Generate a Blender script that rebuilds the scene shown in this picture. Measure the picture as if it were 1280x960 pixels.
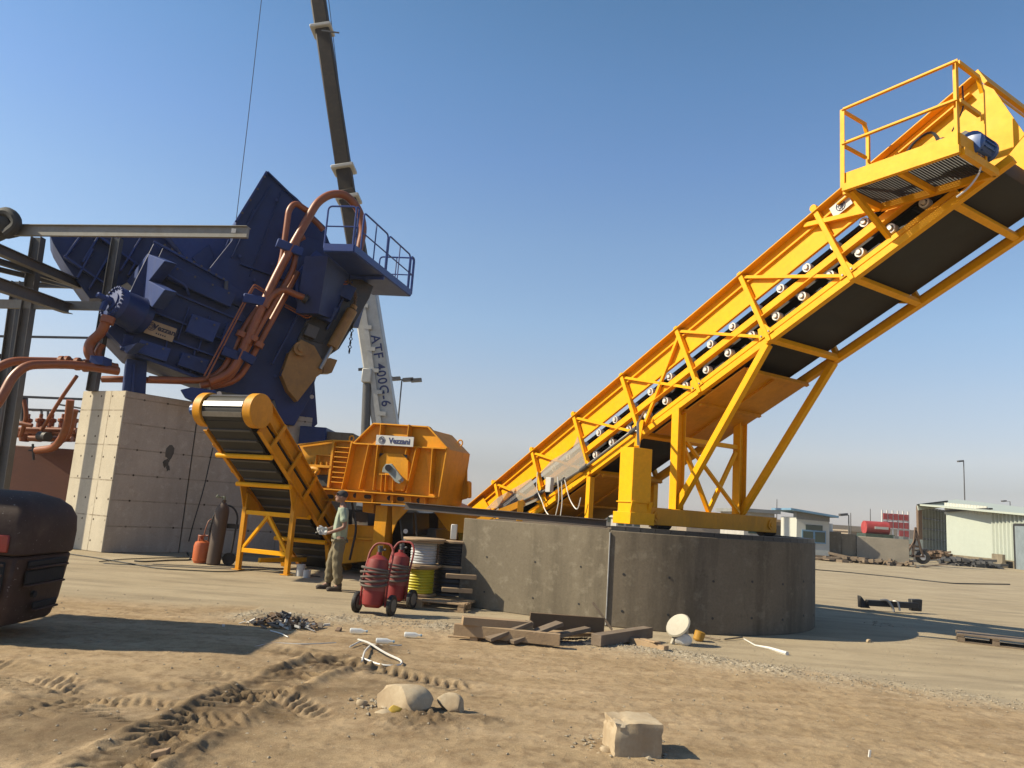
import bpy, bmesh, math, random
import numpy as np
from mathutils import Vector, Matrix
random.seed(7); rng = np.random.default_rng(7)
for o in list(bpy.data.objects): bpy.data.objects.remove(o)
scn = bpy.context.scene
COL = scn.collection
V = Vector
# ---------------------------------------------------------------- camera
W, H, F = 1280, 960, 950.0
RO = math.radians(4.0)
TH = math.atan(((638-480)*math.cos(RO))/F)
_R = V((1,0,0)); _U = V((0,-math.sin(TH),math.cos(TH))); FW = V((0,math.cos(TH),math.sin(TH)))
CXV = math.cos(RO)*_R + math.sin(RO)*_U
CYV = math.cos(RO)*_U - math.sin(RO)*_R
CAM = V((0,0,1.65))
cd = bpy.data.cameras.new('camera'); cam = bpy.data.objects.new('camera', cd); COL.objects.link(cam)
cd.sensor_width = 36; cd.lens = 36*F/W; cd.clip_start = .05; cd.clip_end = 6000
m = Matrix((CXV, CYV, -FW)).transposed().to_4x4(); m.translation = CAM
cam.matrix_world = m; scn.camera = cam
# ---------------------------------------------------------------- light
SUN_AZ, SUN_EL = math.radians(6), math.radians(38)     # shadows run along +X turned 6 deg towards +Y
sdir = V((math.cos(SUN_AZ)*math.cos(SUN_EL), math.sin(SUN_AZ)*math.cos(SUN_EL), -math.sin(SUN_EL)))
sl = bpy.data.lights.new('sun', 'SUN'); sl.energy = 5.0; sl.angle = math.radians(.53); sl.color = (1, .88, .65)
so = bpy.data.objects.new('sun', sl); COL.objects.link(so); so.rotation_euler = sdir.to_track_quat('-Z', 'Y').to_euler()
wd = bpy.data.worlds.new('World'); scn.world = wd; wd.use_nodes = True
nt = wd.node_tree; bgn = nt.nodes['Background']
sky = nt.nodes.new('ShaderNodeTexSky'); sky.sky_type = 'NISHITA'; sky.sun_disc = False
sky.sun_elevation = SUN_EL
sky.sun_rotation = math.atan2(-sdir.x, -sdir.y)
sky.air_density = 1.0; sky.dust_density = 3.0; sky.ozone_density = 2.0; sky.altitude = 0
sky.air_density = 1.0; sky.dust_density = .5; sky.ozone_density = 3.0
# hazy desert air: tint the sky by elevation (direction of the world, not of the camera)
_tc = nt.nodes.new('ShaderNodeTexCoord'); _sx = nt.nodes.new('ShaderNodeSeparateXYZ'); nt.links.new(_tc.outputs['Generated'], _sx.inputs[0])
_cr = nt.nodes.new('ShaderNodeValToRGB'); nt.links.new(_sx.outputs[2], _cr.inputs[0]); _e = _cr.color_ramp.elements
_st = [(0, (0.768, 0.71, 0.882)), (0.011, (0.801, 0.756, 0.931)), (0.055, (0.845, 0.714, 0.745)), (0.09, (1.188, 0.939, 0.879)), (0.161, (1.348, 1.119, 1.012)), (0.243, (1.363, 1.291, 1.201)), (0.342, (1.315, 1.33, 1.285)), (0.433, (1.155, 1.283, 1.355)), (0.515, (1.014, 1.248, 1.324)), (0.6, (0.858, 1.153, 1.21)), (1, (0.726, 1.014, 1.105))]
for i,(z_,c_) in enumerate(_st):
    el = _e[i] if i < 2 else _e.new(z_)
    el.position = z_; el.color = tuple(x/2 for x in c_)+(1,)
_mx = nt.nodes.new('ShaderNodeVectorMath'); _mx.operation = 'MULTIPLY'
nt.links.new(sky.outputs[0], _mx.inputs[0]); nt.links.new(_cr.outputs[0], _mx.inputs[1])
_m2 = nt.nodes.new('ShaderNodeVectorMath'); _m2.operation = 'SCALE'; _m2.inputs['Scale'].default_value = 1.6
nt.links.new(_mx.outputs[0], _m2.inputs[0]); nt.links.new(_m2.outputs[0], bgn.inputs[0]); bgn.inputs[1].default_value = .1
scn.view_settings.view_transform = 'Standard'; scn.view_settings.look = 'None'
scn.view_settings.exposure = .70; scn.view_settings.gamma = 1; scn.view_settings.use_curve_mapping = False
scn.render.engine = 'CYCLES'
# ---------------------------------------------------------------- photo geometry: a pixel becomes a point on a real plane
def ray(px, py): return CXV*((px-640)/F) - CYV*((py-480)/F) + FW
def hit(px, py, P, N):
    r = ray(px, py); return CAM + r*((P-CAM).dot(N)/r.dot(N))
def G(px, py, z=0): return hit(px, py, V((0,0,z)), V((0,0,1)))
def YP(px, py, y): return hit(px, py, V((0,y,0)), V((0,1,0)))
# ---------------------------------------------------------------- mesh builder
ORG = {}
class MB:
    def __init__(s): s.v=[]; s.f=[]; s.m=[]; s.uv={}
    def add(s, vs, fs, mi=0, uvs=None):
        n = len(s.v); s.v += [V(p) for p in vs]
        for i, f in enumerate(fs):
            if uvs: s.uv[len(s.f)] = uvs[i]
            s.f.append([n+k for k in f]); s.m.append(mi)
        return s
    def box(s, c, hx, hy, hz, mi=0):
        c=V(c); hx=V(hx); hy=V(hy); hz=V(hz)
        vs=[c+a*hx+b*hy+d*hz for d in (-1,1) for b in (-1,1) for a in (-1,1)]
        fs=[(0,2,3,1),(4,5,7,6),(0,1,5,4),(2,6,7,3),(0,4,6,2),(1,3,7,5)]
        if hx.cross(hy).dot(hz) < 0: fs=[f[::-1] for f in fs]
        return s.add(vs, fs, mi)
    def abox(s, x0,y0,z0,x1,y1,z1, mi=0):
        return s.box(((x0+x1)/2,(y0+y1)/2,(z0+z1)/2),((x1-x0)/2,0,0),(0,(y1-y0)/2,0),(0,0,(z1-z0)/2),mi)
    def frame(s, a, b, up):
        d=(V(b)-V(a)).normalized(); up=V(up); side=d.cross(up)
        if side.length<1e-4: side=d.cross(V((1,0,.01)))
        side.normalize(); return d, side, side.cross(d).normalized()
    def bar(s, a, b, w, h, up=(0,0,1), mi=0):
        a=V(a); b=V(b); d,sd,u=s.frame(a,b,up)
        return s.box((a+b)/2, (b-a)/2, sd*w/2, u*h/2, mi)
    def prof(s, pts, a, b, up=(0,0,1), mi=0):      # closed 2D profile (side, up) swept a->b
        a=V(a); b=V(b); d,sd,u=s.frame(a,b,up); n=len(pts)
        vs=[p+sd*x+u*y for p in (a,b) for x,y in pts]
        fs=[(i,(i+1)%n,n+(i+1)%n,n+i) for i in range(n)]+[tuple(range(n))[::-1],tuple(range(n,2*n))]
        return s.add(vs, fs, mi)
    def ibeam(s, a, b, w, h, t=.012, up=(0,0,1), mi=0):
        x=w/2; y=h/2; q=t/2
        return s.prof([(-x,-y),(x,-y),(x,-y+t),(q,-y+t),(q,y-t),(x,y-t),(x,y),(-x,y),(-x,y-t),(-q,y-t),(-q,-y+t),(-x,-y+t)],a,b,up,mi)
    def angle(s, a, b, w, h, t=.01, up=(0,0,1), mi=0):
        return s.prof([(0,0),(w,0),(w,t),(t,t),(t,h),(0,h)],a,b,up,mi)
    def cyl(s, a, b, r, r2=None, seg=16, mi=0, cap=True):
        a=V(a); b=V(b); r2=r if r2 is None else r2; d,sd,u=s.frame(a,b,(0,0,1))
        vs=[p+(sd*math.cos(t)+u*math.sin(t))*rr for p,rr in ((a,r),(b,r2)) for t in [2*math.pi*i/seg for i in range(seg)]]
        fs=[(i,(i+1)%seg,seg+(i+1)%seg,seg+i) for i in range(seg)]
        if cap: fs+=[tuple(range(seg))[::-1],tuple(range(seg,2*seg))]
        return s.add(vs, fs, mi)
    def tube(s, pts, r, seg=8, mi=0, rnd=0, closed=False):
        pts=[V(p) for p in pts]
        if rnd:   # round corners
            q=[pts[0]]
            for i in range(1,len(pts)-1):
                p=pts[i]; a=pts[i-1]-p; b=pts[i+1]-p; k=min(rnd,a.length*.48,b.length*.48)
                A=p+a.normalized()*k; B=p+b.normalized()*k
                for t in (0,.25,.5,.75,1): q.append((1-t)**2*A+2*t*(1-t)*p+t*t*B)
            q.append(pts[-1]); pts=q
        n=len(pts); prev=None; vs=[]
        for i,p in enumerate(pts):
            d=((pts[(i+1)%n]-pts[i-1]) if closed else (pts[min(i+1,n-1)]-pts[max(i-1,0)])).normalized()
            if prev is None:
                sd=d.cross(V((0,0,1)));  sd=sd if sd.length>.05 else d.cross(V((1,0,0)))
            else: sd=prev-d*prev.dot(d)
            sd.normalize(); prev=sd; u=sd.cross(d)
            rr=r[i] if isinstance(r,(list,tuple)) else r
            vs+=[p+(sd*math.cos(t)+u*math.sin(t))*rr for t in [2*math.pi*k/seg for k in range(seg)]]
        fs=[]
        for i in range(n if closed else n-1):
            j=(i+1)%n
            fs+=[(i*seg+k,i*seg+(k+1)%seg,j*seg+(k+1)%seg,j*seg+k) for k in range(seg)]
        if not closed: fs+=[tuple(range(seg))[::-1],tuple(range((n-1)*seg,n*seg))]
        return s.add(vs, fs, mi)
    def prism(s, pts, vec, mi=0):
        pts=[V(p) for p in pts]; vec=V(vec); n=len(pts)
        nr=V((0,0,0))
        for i in range(n): nr+=pts[i].cross(pts[(i+1)%n])
        if nr.dot(vec)>0: pts=pts[::-1]
        return s.add(pts+[p+vec for p in pts],[tuple(range(n)),tuple(range(n,2*n))[::-1]]+[(i,n+i,n+(i+1)%n,(i+1)%n) for i in range(n)],mi)
    def lathe(s, c, ax, prof, seg=20, mi=0):
        c=V(c); ax=V(ax).normalized(); sd=ax.cross(V((0,0,1))); sd=sd if sd.length>.05 else ax.cross(V((1,0,0))); sd.normalize(); u=ax.cross(sd)
        vs=[c+ax*h+(sd*math.cos(t)+u*math.sin(t))*r for r,h in prof for t in [2*math.pi*k/seg for k in range(seg)]]
        n=len(prof); fs=[(i*seg+k,(i+1)*seg+k,(i+1)*seg+(k+1)%seg,i*seg+(k+1)%seg)[::-1] for i in range(n-1) for k in range(seg)]
        fs+=[tuple(range(seg))[::-1],tuple(range((n-1)*seg,n*seg))]
        return s.add(vs, fs, mi)
    def rock(s, c, rx, ry, rz, seed=0, sub=2, cut=.55, mi=0):
        rr=random.Random(seed); bm=bmesh.new(); bmesh.ops.create_icosphere(bm,subdivisions=sub,radius=1)
        pl=[(V((rr.gauss(0,1),rr.gauss(0,1),rr.gauss(0,1))).normalized(),rr.uniform(cut,.95)) for _ in range(9)]
        vs=[]
        for v in bm.verts:
            p=v.co.copy()
            for nn,dd in pl:
                e=p.dot(nn)-dd
                if e>0: p-=nn*e
            p*=1+rr.uniform(-.03,.03); vs.append(V(c)+V((p.x*rx,p.y*ry,p.z*rz)))
        bm.verts.index_update(); fs=[tuple(v.index for v in f.verts) for f in bm.faces]; bm.free()
        return s.add(vs, fs, mi)
    def build(s, name, mat, parent=None, bevel=0, smooth=True, org=None, seg=1):
        if parent is None:
            if org is None:
                xs=[p.x for p in s.v]; ys=[p.y for p in s.v]; zs=[p.z for p in s.v]
                org=V(((min(xs)+max(xs))/2,(min(ys)+max(ys))/2,min(zs)))
        else: org=ORG[parent.name]
        me=bpy.data.meshes.new(name); me.from_pydata([tuple(p-org) for p in s.v],[],s.f)
        mats=mat if isinstance(mat,(list,tuple)) else [mat]
        for q in mats:
            if q: me.materials.append(q)
        for i,p in enumerate(me.polygons): p.material_index=s.m[i]
        if s.uv:
            ul=me.uv_layers.new(name='UVMap')
            for fi,u in s.uv.items():
                for k,li in enumerate(me.polygons[fi].loop_indices): ul.data[li].uv=u[k]
        me.update()
        if smooth:
            me.shade_smooth(); me.set_sharp_from_angle(angle=math.radians(32))
        o=bpy.data.objects.new(name,me); COL.objects.link(o)
        if parent is None: o.location=org
        else: o.parent=parent
        ORG[o.name]=V(org)
        if bevel:
            b=o.modifiers.new('bevel','BEVEL'); b.width=bevel; b.segments=seg; b.limit_method='ANGLE'; b.angle_limit=math.radians(40)
        return o
def tag(o, label=None, cat=None, group=None, kind=None):
    if label: o['label']=label
    if cat: o['category']=cat
    if group: o['group']=group
    if kind: o['kind']=kind
    return o
def thing(name, loc, label, cat, group=None):
    o=bpy.data.objects.new(name,None); o.empty_display_size=.2; COL.objects.link(o); o.location=V(loc); ORG[o.name]=V(loc)
    return tag(o,label,cat,group)
def copy_tree(o, parent=None):
    c=o.copy(); COL.objects.link(c); c.parent=parent
    ORG[c.name]=ORG[o.name]
    for ch in list(o.children): copy_tree(ch,c)
    return c
def text_mesh(txt, size, depth, parent, org, xax, zax, mat, name='lettering', bold=0, spacing=1.0):
    cu=bpy.data.curves.new('t','FONT'); cu.body=txt; cu.size=size; cu.extrude=depth; cu.offset=bold; cu.space_character=spacing
    cu.align_x='CENTER'; cu.align_y='CENTER'; cu.resolution_u=3
    t=bpy.data.objects.new('t',cu); COL.objects.link(t); bpy.context.view_layer.update()
    me=bpy.data.meshes.new_from_object(t.evaluated_get(bpy.context.evaluated_depsgraph_get())); bpy.data.objects.remove(t)
    x=V(xax).normalized(); z=V(zax).normalized(); y=x.cross(z)*-1
    M=Matrix((x,z,x.cross(z))).transposed().to_4x4(); M.translation=V(org)-(ORG[parent.name] if parent else V((0,0,0)))
    me.transform(M); me.materials.clear(); me.materials.append(mat); me.name=name
    o=bpy.data.objects.new(name,me); COL.objects.link(o)
    if parent: o.parent=parent; ORG[o.name]=ORG[parent.name]
    return o
# ---------------------------------------------------------------- materials
def mat_base(name):
    m=bpy.data.materials.new(name); m.use_nodes=True; t=m.node_tree; return m,t,t.nodes['Principled BSDF']
def nn(t,k,**kw):
    n=t.nodes.new(k)
    for a,b in kw.items():
        if a in n.inputs: n.inputs[a].default_value=b
        else: setattr(n,a,b)
    return n
def noise(t,co,scale,detail=5,rough=.6,sc=None):
    n=nn(t,'ShaderNodeTexNoise'); n.inputs['Scale'].default_value=scale; n.inputs['Detail'].default_value=detail; n.inputs['Roughness'].default_value=rough
    if sc:
        mp=nn(t,'ShaderNodeMapping'); mp.inputs['Scale'].default_value=sc; t.links.new(co,mp.inputs[0]); co=mp.outputs[0]
    t.links.new(co,n.inputs['Vector']); return n.outputs['Fac']
def ramp(t,fac,a,b,ca=(0,0,0,1),cb=(1,1,1,1)):
    r=nn(t,'ShaderNodeValToRGB'); r.color_ramp.elements[0].position=a; r.color_ramp.elements[1].position=b
    r.color_ramp.elements[0].color=ca; r.color_ramp.elements[1].color=cb; t.links.new(fac,r.inputs[0]); return r.outputs[0]
def mix(t,fac,a,b,bt='MIX'):
    n=nn(t,'ShaderNodeMix',data_type='RGBA',blend_type=bt)
    for s,v in ((n.inputs[0],fac),(n.inputs[6],a),(n.inputs[7],b)):
        if isinstance(v,bpy.types.NodeSocket): t.links.new(v,s)
        elif isinstance(v,tuple): s.default_value=(v+(1,))[:4]
        else: s.default_value=v
    return n.outputs[2]
KA=.62   # paint and soil albedo scale that goes with the exposure above
def c4(c): return tuple(c)+(1,)
def surf(name, col, rough=.5, dirt=(.22,.16,.10), da=.35, metal=0, bump=.15, var=.18, sc=1.0, streak=False, bsc=60, spec=.5, chip=None):
    m,t,p=mat_base(name); co=nn(t,'ShaderNodeTexCoord').outputs['Object']
    n1=noise(t,co,1.7*sc,6,.65); n2=noise(t,co,14*sc,5,.6)
    base=mix(t,ramp(t,n1,.3,.7),tuple(x*(1-var) for x in col),tuple(x*(1+var*.6) for x in col))
    n3=noise(t,co,3.3*sc,8,.72,(1,1,.18) if streak else None)
    k=nn(t,'ShaderNodeMath',operation='MULTIPLY'); t.links.new(ramp(t,n3,.48,.78),k.inputs[0]); k.inputs[1].default_value=da
    base=mix(t,k.outputs[0],base,dirt)
    base=mix(t,ramp(t,n2,.35,.75),base,mix(t,.12,base,(0,0,0)))
    if chip:
        n5=noise(t,co,22*sc,3,.8); base=mix(t,ramp(t,n5,.66,.70),base,chip)
    base=mix(t,1.0,base,(KA,KA,KA),'MULTIPLY')
    t.links.new(base,p.inputs['Base Color']); p.inputs['Metallic'].default_value=metal
    p.inputs['Specular IOR Level'].default_value=spec
    rr=nn(t,'ShaderNodeMapRange'); rr.inputs[3].default_value=rough-.1; rr.inputs[4].default_value=min(1,rough+.2); t.links.new(n3,rr.inputs[0]); t.links.new(rr.outputs[0],p.inputs['Roughness'])
    if bump:
        b=nn(t,'ShaderNodeBump'); b.inputs['Strength'].default_value=bump; b.inputs['Distance'].default_value=.01
        t.links.new(noise(t,co,bsc,4,.6),b.inputs['Height']); t.links.new(b.outputs[0],p.inputs['Normal'])
    return m
YEL=(1.32,.61,.004); BLU=(.035,.075,.30)
M_yel=surf('yellow_paint',YEL,.45,(.70,.40,.06),.35,bump=.05,var=.08,spec=.2)
M_yel2=surf('hopper_yellow_paint',(.98,.42,.007),.48,(.34,.18,.06),.5,bump=.06,var=.14,spec=.3,streak=True)
M_blu=surf('blue_paint_lit',(.035,.075,.27),.55,(.10,.12,.20),.30,bump=.05,var=.15,spec=.25,streak=True)  # lit copy of the machine blue; also on clamps and small fittings
M_blud=surf('blue_paint_shaded',(.008,.034,.17),.45,(.03,.05,.12),.40,bump=.07,var=.25,spec=.35,streak=True)  # shaded copy of the same blue, the darkness put into the colour
M_rail=surf('blue_rail_paint',(.03,.075,.33),.4,(.1,.12,.2),.2,bump=0,spec=.4)
M_cop=surf('copper_primer',(.40,.115,.035),.38,(.13,.06,.035),.55,bump=.05,spec=.5,var=.15)
M_pri=surf('brown_primer',(.20,.065,.032),.6,(.10,.05,.035),.4,bump=.05)
M_rub=surf('black_rubber',(.022,.021,.020),.62,(.10,.085,.065),.35,bump=.1,var=.2)
M_blk=surf('black_steel',(.03,.03,.032),.5,(.12,.10,.08),.35,bump=.1)
M_stl=surf('bare_steel',(.42,.41,.40),.38,(.20,.15,.12),.35,metal=.85,bump=.05)
M_gry=surf('grey_steel',(.10,.10,.105),.5,(.22,.18,.14),.4,bump=.08)
M_ste=surf('weathered_beam_steel',(.17,.165,.16),.5,(.23,.17,.12),.5,bump=.1,metal=.3)
M_whi=surf('white_paint',(.74,.74,.72),.5,(.4,.36,.3),.3,bump=.03,var=.06)
M_ivo=surf('roller_white',(.95,.93,.88),.4,(.3,.27,.2),.35,bump=0)
M_wd=surf('timber',(.55,.38,.22),.8,(.16,.11,.07),.55,bump=.4,var=.3,bsc=35)
M_wdd=surf('dark_timber',(.26,.19,.13),.85,(.40,.36,.30),.45,bump=.4,var=.3,bsc=35)
M_red=surf('red_paint',(.36,.025,.022),.55,(.24,.13,.09),.6,bump=.05)
M_mot=surf('motor_blue',(.03,.12,.42),.4,(.05,.06,.1),.3,bump=0)
M_skin=surf('skin',(.42,.22,.15),.55,(.3,.15,.1),.2,bump=0)
M_ink=surf('sign_blue_ink',(.012,.03,.16),.5,(.1,.1,.2),.1,bump=0)
# ================================================================ ground: one sheet out to the horizon
def vnoise(x,y,seed):
    xi=np.floor(x).astype(np.int64); yi=np.floor(y).astype(np.int64); xf=x-xi; yf=y-yi
    u=xf*xf*(3-2*xf); v=yf*yf*(3-2*yf)
    def h(a,b):
        n=(a*374761393+b*668265263+seed*1442695041)&0xffffffff
        n=((n^(n>>13))*1274126177)&0xffffffff; return ((n^(n>>16))&0xffff)/65535.
    return (h(xi,yi)*(1-u)+h(xi+1,yi)*u)*(1-v)+(h(xi,yi+1)*(1-u)+h(xi+1,yi+1)*u)*v
def fbm(x,y,f,o,seed,g=.5):
    s=0;a=1;t=0
    for i in range(o): s=s+a*(vnoise(x*f,y*f,seed+i)-.5); t+=a; a*=g; f*=2.03
    return s/t*2
def sstep(a,b,x): t=np.clip((x-a)/(b-a),0,1); return t*t*(3-2*t)
def polydist(X,Y,pts):      # distance, arc length and side of a polyline
    D=np.full(X.shape,1e9); S=np.zeros(X.shape); T=np.zeros(X.shape); acc=0
    for (ax,ay),(bx,by) in zip(pts,pts[1:]):
        dx,dy=bx-ax,by-ay; L=math.hypot(dx,dy); t=np.clip(((X-ax)*dx+(Y-ay)*dy)/(L*L),0,1)
        ex=X-ax-t*dx; ey=Y-ay-t*dy; d=np.hypot(ex,ey); sg=np.sign(ex*dy-ey*dx); k=d<D
        D=np.where(k,d,D); S=np.where(k,acc+t*L,S); T=np.where(k,d*sg,T); acc+=L
    return D,S,T
def px2(*p): return [tuple(G(*q)[:2]) for q in p]
def axis(a,b,step,lo,hi,g=1.12,mx=60):
    c=list(np.arange(a,b,step)); s=step; x=c[-1]
    while x<hi: s=min(s*g,mx) if x<400 else s*1.3; x+=s; c.append(x)
    s=step; x=a; l=[]
    while x>lo: s=min(s*g,mx) if x>-400 else s*1.3; x-=s; l.append(x)
    return np.array(l[::-1]+c)
gx=axis(-5.0,5.2,.0185,-2500,2500); 
ys=[3.6]; 
while ys[-1]<12: ys.append(ys[-1]+.0125+.0022*(ys[-1]-3.6))
st=.04
while ys[-1]<3000: st=st*1.06; ys.append(ys[-1]+st)
lo=[3.6]; st=.05
while lo[-1]>-600: st*=1.25; lo.append(lo[-1]-st)
gy=np.array(lo[::-1][:-1]+ys)
X,Y=np.meshgrid(gx,gy)
grav=px2((300,768),(480,776),(600,790),(760,806),(900,828),(1060,850),(1280,885),(1500,925))
dG,sG,tG=polydist(X,Y,grav)
gy_line=np.interp(X,[p[0] for p in grav],[p[1] for p in grav],left=grav[0][1]+.3,right=grav[-1][1])
wob=fbm(X,Y,.6,4,3)*.5
slab=sstep(-.1,.5,Y-gy_line+wob)              # smooth yard behind the gravel
near=1-slab
hgt=np.zeros_like(X)
hgt+=near*(fbm(X,Y,.35,4,11)*.035+fbm(X,Y,2.2,4,17)*.012+fbm(X,Y,9,3,23)*.005)
hgt+=slab*(fbm(X,Y,1.2,3,5)*.006)
clod=sstep(.05,.5,fbm(X,Y,.8,3,91))*near; hgt+=clod*np.maximum(fbm(X,Y,15,3,92,.6),-.1)*.011
gm=np.exp(-(tG/.42)**2)*(sstep(-.8,.6,fbm(X,Y,1.6,4,41)*1.6)); gm=np.where(Y>2,gm,0)
hgt+=gm*(.02+np.abs(fbm(X,Y,22,2,51))*.035)
dark=np.zeros_like(X); lug=np.zeros_like(X)
def track(pts,width,depth,pitch,chev,amp=1.0,fade=1.2,seed=1,ridge=.03,dk=.7,skew=0):
    global hgt,dark,lug
    d,s,t=polydist(X,Y,pts); L=sum(math.dist(a,b) for a,b in zip(pts,pts[1:]))
    env=sstep(0,fade,s)*sstep(0,fade,L-s)
    inn=sstep(width*.5+.05,width*.5-.03,d)*env
    brk=sstep(-.25,.15,fbm(X,Y,2.0,3,seed+70))*amp
    ph=(s+(np.abs(t)*chev)+t*skew+fbm(X,Y,3,2,seed)*.03)/pitch
    side=np.where(t>0,.5,0.); tri=np.abs(((ph+side)%1)-.5)*2
    bl=sstep(.44,.56,tri)*sstep(.02,.05,np.abs(t))
    hgt-=inn*depth*.4; hgt+=inn*brk*(bl-.5)*depth
    e=np.exp(-((d-width*.5-.07)/.07)**2)*env
    hgt+=e*ridge*(1+fbm(X,Y,7,3,seed+9)*1.6)
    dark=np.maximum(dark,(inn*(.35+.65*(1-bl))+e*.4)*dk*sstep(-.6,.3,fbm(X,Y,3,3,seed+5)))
track(px2((60,1010),(150,955),(240,905),(310,870),(390,838),(470,822)),.42,.05,.13,.7,1.,.5,3,.028,1.)
track(px2((-60,822),(40,850),(130,880),(230,900),(330,915)),.55,.030,.11,.9,.9,.5,8,.008,.25)
track(px2((330,810),(400,824),(470,838),(560,858),(640,868)),.34,.038,.13,.6,.8,.5,14,.02,.6)
track(px2((230,838),(290,852),(340,872),(395,905)),.42,.034,.12,.8,1.,.4,21,.006,.6)
track(px2((700,870),(900,905),(1100,940),(1300,985)),.5,.006,.2,.3,.6,1.,27,.004,.15)
track(px2((560,905),(800,985),(1000,1060)),.5,.006,.2,.3,.6,1.,33,.004,.15)
# churned soil heaps
track(px2((-20,905),(60,880),(150,858),(230,850)),.5,.026,.12,.2,.9,.4,41,.006,.3)
def heap(px,py,r,h,seed,dk=.8,rough=.6):
    global hgt,dark
    c=G(px,py); d=np.hypot(X-c.x,Y-c.y)/r; g=np.exp(-d*d*2)
    hgt+=g*h*.8*(.35+fbm(X,Y,5,3,seed)*.5+np.maximum(fbm(X,Y,13,4,seed+3,.65),0)*1.5); dark=np.maximum(dark,g*dk)
heap(360,842,.45,.06,1); heap(420,835,.5,.05,2); heap(300,870,.45,.05,3); heap(470,812,.35,.05,4)
heap(530,905,.45,.07,5,.7); heap(600,905,.22,.04,6,.7); heap(200,940,.5,.05,7); heap(350,775,.5,.04,8,.6); heap(790,935,.25,.02,9,.3)
heap(255,900,.4,.04,10,.5); heap(500,890,.35,.04,11,.5)
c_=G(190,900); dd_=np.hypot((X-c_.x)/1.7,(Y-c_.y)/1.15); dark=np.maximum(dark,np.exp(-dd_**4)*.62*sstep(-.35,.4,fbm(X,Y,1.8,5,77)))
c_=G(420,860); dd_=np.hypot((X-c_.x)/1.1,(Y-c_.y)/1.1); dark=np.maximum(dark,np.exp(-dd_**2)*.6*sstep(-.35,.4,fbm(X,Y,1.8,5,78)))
hgt+=near*np.maximum(fbm(X,Y,24,2,95),.15)*.012*sstep(14,9,Y)
dark=np.clip(dark,0,1)
far=np.hypot(X,Y-8); hgt*=sstep(60,14,far)
# gentle dunes at the horizon
hgt+=sstep(260,900,far)*(fbm(X,Y,.004,3,61)*6+1.5)*np.where(Y>0,1,0)
nx,ny=len(gx),len(gy); print('ground grid',nx,ny,nx*ny)
me=bpy.data.meshes.new('ground'); me.vertices.add(nx*ny)
me.vertices.foreach_set('co',np.stack([X,Y,hgt],-1).astype(np.float32).ravel())
idx=np.arange(nx*ny).reshape(ny,nx); q=np.stack([idx[:-1,:-1],idx[:-1,1:],idx[1:,1:],idx[1:,:-1]],-1).reshape(-1,4)
me.loops.add(q.size); me.loops.foreach_set('vertex_index',q.ravel().astype(np.int32)); me.polygons.add(len(q))
me.polygons.foreach_set('loop_start',(np.arange(len(q))*4).astype(np.int32)); me.polygons.foreach_set('loop_total',np.full(len(q),4,np.int32))
me.update(calc_edges=True); me.validate(); me.shade_smooth()
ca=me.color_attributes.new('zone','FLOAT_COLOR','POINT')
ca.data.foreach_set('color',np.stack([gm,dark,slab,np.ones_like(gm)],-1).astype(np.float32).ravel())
ground=bpy.data.objects.new('ground',me); COL.objects.link(ground); tag(ground,kind='structure')
def gz(x,y):
    i=min(max(np.searchsorted(gx,x)-1,0),nx-2); j=min(max(np.searchsorted(gy,y)-1,0),ny-2); return float(hgt[j,i])
m,t,p=mat_base('ground_soil'); co=nn(t,'ShaderNodeTexCoord').outputs['Object']
at=nn(t,'ShaderNodeAttribute',attribute_name='zone'); sp=nn(t,'ShaderNodeSeparateColor'); t.links.new(at.outputs['Color'],sp.inputs[0])
n1=noise(t,co,.5,8,.65); n2=noise(t,co,6,8,.7); n3=noise(t,co,45,5,.7); n4=noise(t,co,1.3,6,.6,(.35,1.6,1))
dirt=mix(t,ramp(t,n1,.3,.7),(.35,.245,.14),(.52,.385,.235)); dirt=mix(t,ramp(t,n4,.42,.72),dirt,(.60,.45,.29))
dirt=mix(t,ramp(t,n2,.45,.8),dirt,(.23,.145,.082))
slabc=mix(t,ramp(t,n1,.35,.65),(.46,.37,.25),(.56,.46,.32)); slabc=mix(t,ramp(t,n4,.45,.75),slabc,(.33,.265,.185)); slabc=mix(t,ramp(t,n2,.55,.85),slabc,(.30,.23,.15))
c=mix(t,sp.outputs[2],dirt,slabc)
vor=nn(t,'ShaderNodeTexVoronoi'); vor.inputs['Scale'].default_value=38; t.links.new(co,vor.inputs['Vector'])
gcol=mix(t,ramp(t,vor.outputs['Color'],.2,.8),(.36,.29,.20),(.62,.54,.42))
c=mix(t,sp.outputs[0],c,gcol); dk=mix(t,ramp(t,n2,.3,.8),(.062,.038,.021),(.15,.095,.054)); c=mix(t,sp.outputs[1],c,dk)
c=mix(t,ramp(t,n3,.3,.75),mix(t,.16,c,(0,0,0)),c)
vo2=nn(t,'ShaderNodeTexVoronoi'); vo2.inputs['Scale'].default_value=9; t.links.new(co,vo2.inputs['Vector'])
c=mix(t,ramp(t,vo2.outputs['Distance'],.03,.09,(.55,.55,.55,1),(0,0,0,1)),c,(.56,.48,.36))
n7=noise(t,co,110,3,.7); c=mix(t,ramp(t,n7,.36,.50),mix(t,.30,c,(.05,.03,.015)),c); c=mix(t,ramp(t,n7,.62,.70),c,mix(t,.30,c,(.75,.66,.50)))
c=mix(t,1.0,c,(KA*1.20,KA*1.20,KA*1.17),'MULTIPLY')
t.links.new(c,p.inputs['Base Color']); p.inputs['Roughness'].default_value=.95; p.inputs['Specular IOR Level'].default_value=.15
b=nn(t,'ShaderNodeBump'); b.inputs['Strength'].default_value=.6; b.inputs['Distance'].default_value=.012
ad=nn(t,'ShaderNodeMath',operation='ADD'); t.links.new(n2,ad.inputs[0]); nz=noise(t,co,150,2,.5); t.links.new(nz,ad.inputs[1]); t.links.new(ad.outputs[0],b.inputs['Height']); t.links.new(b.outputs[0],p.inputs['Normal'])
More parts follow.
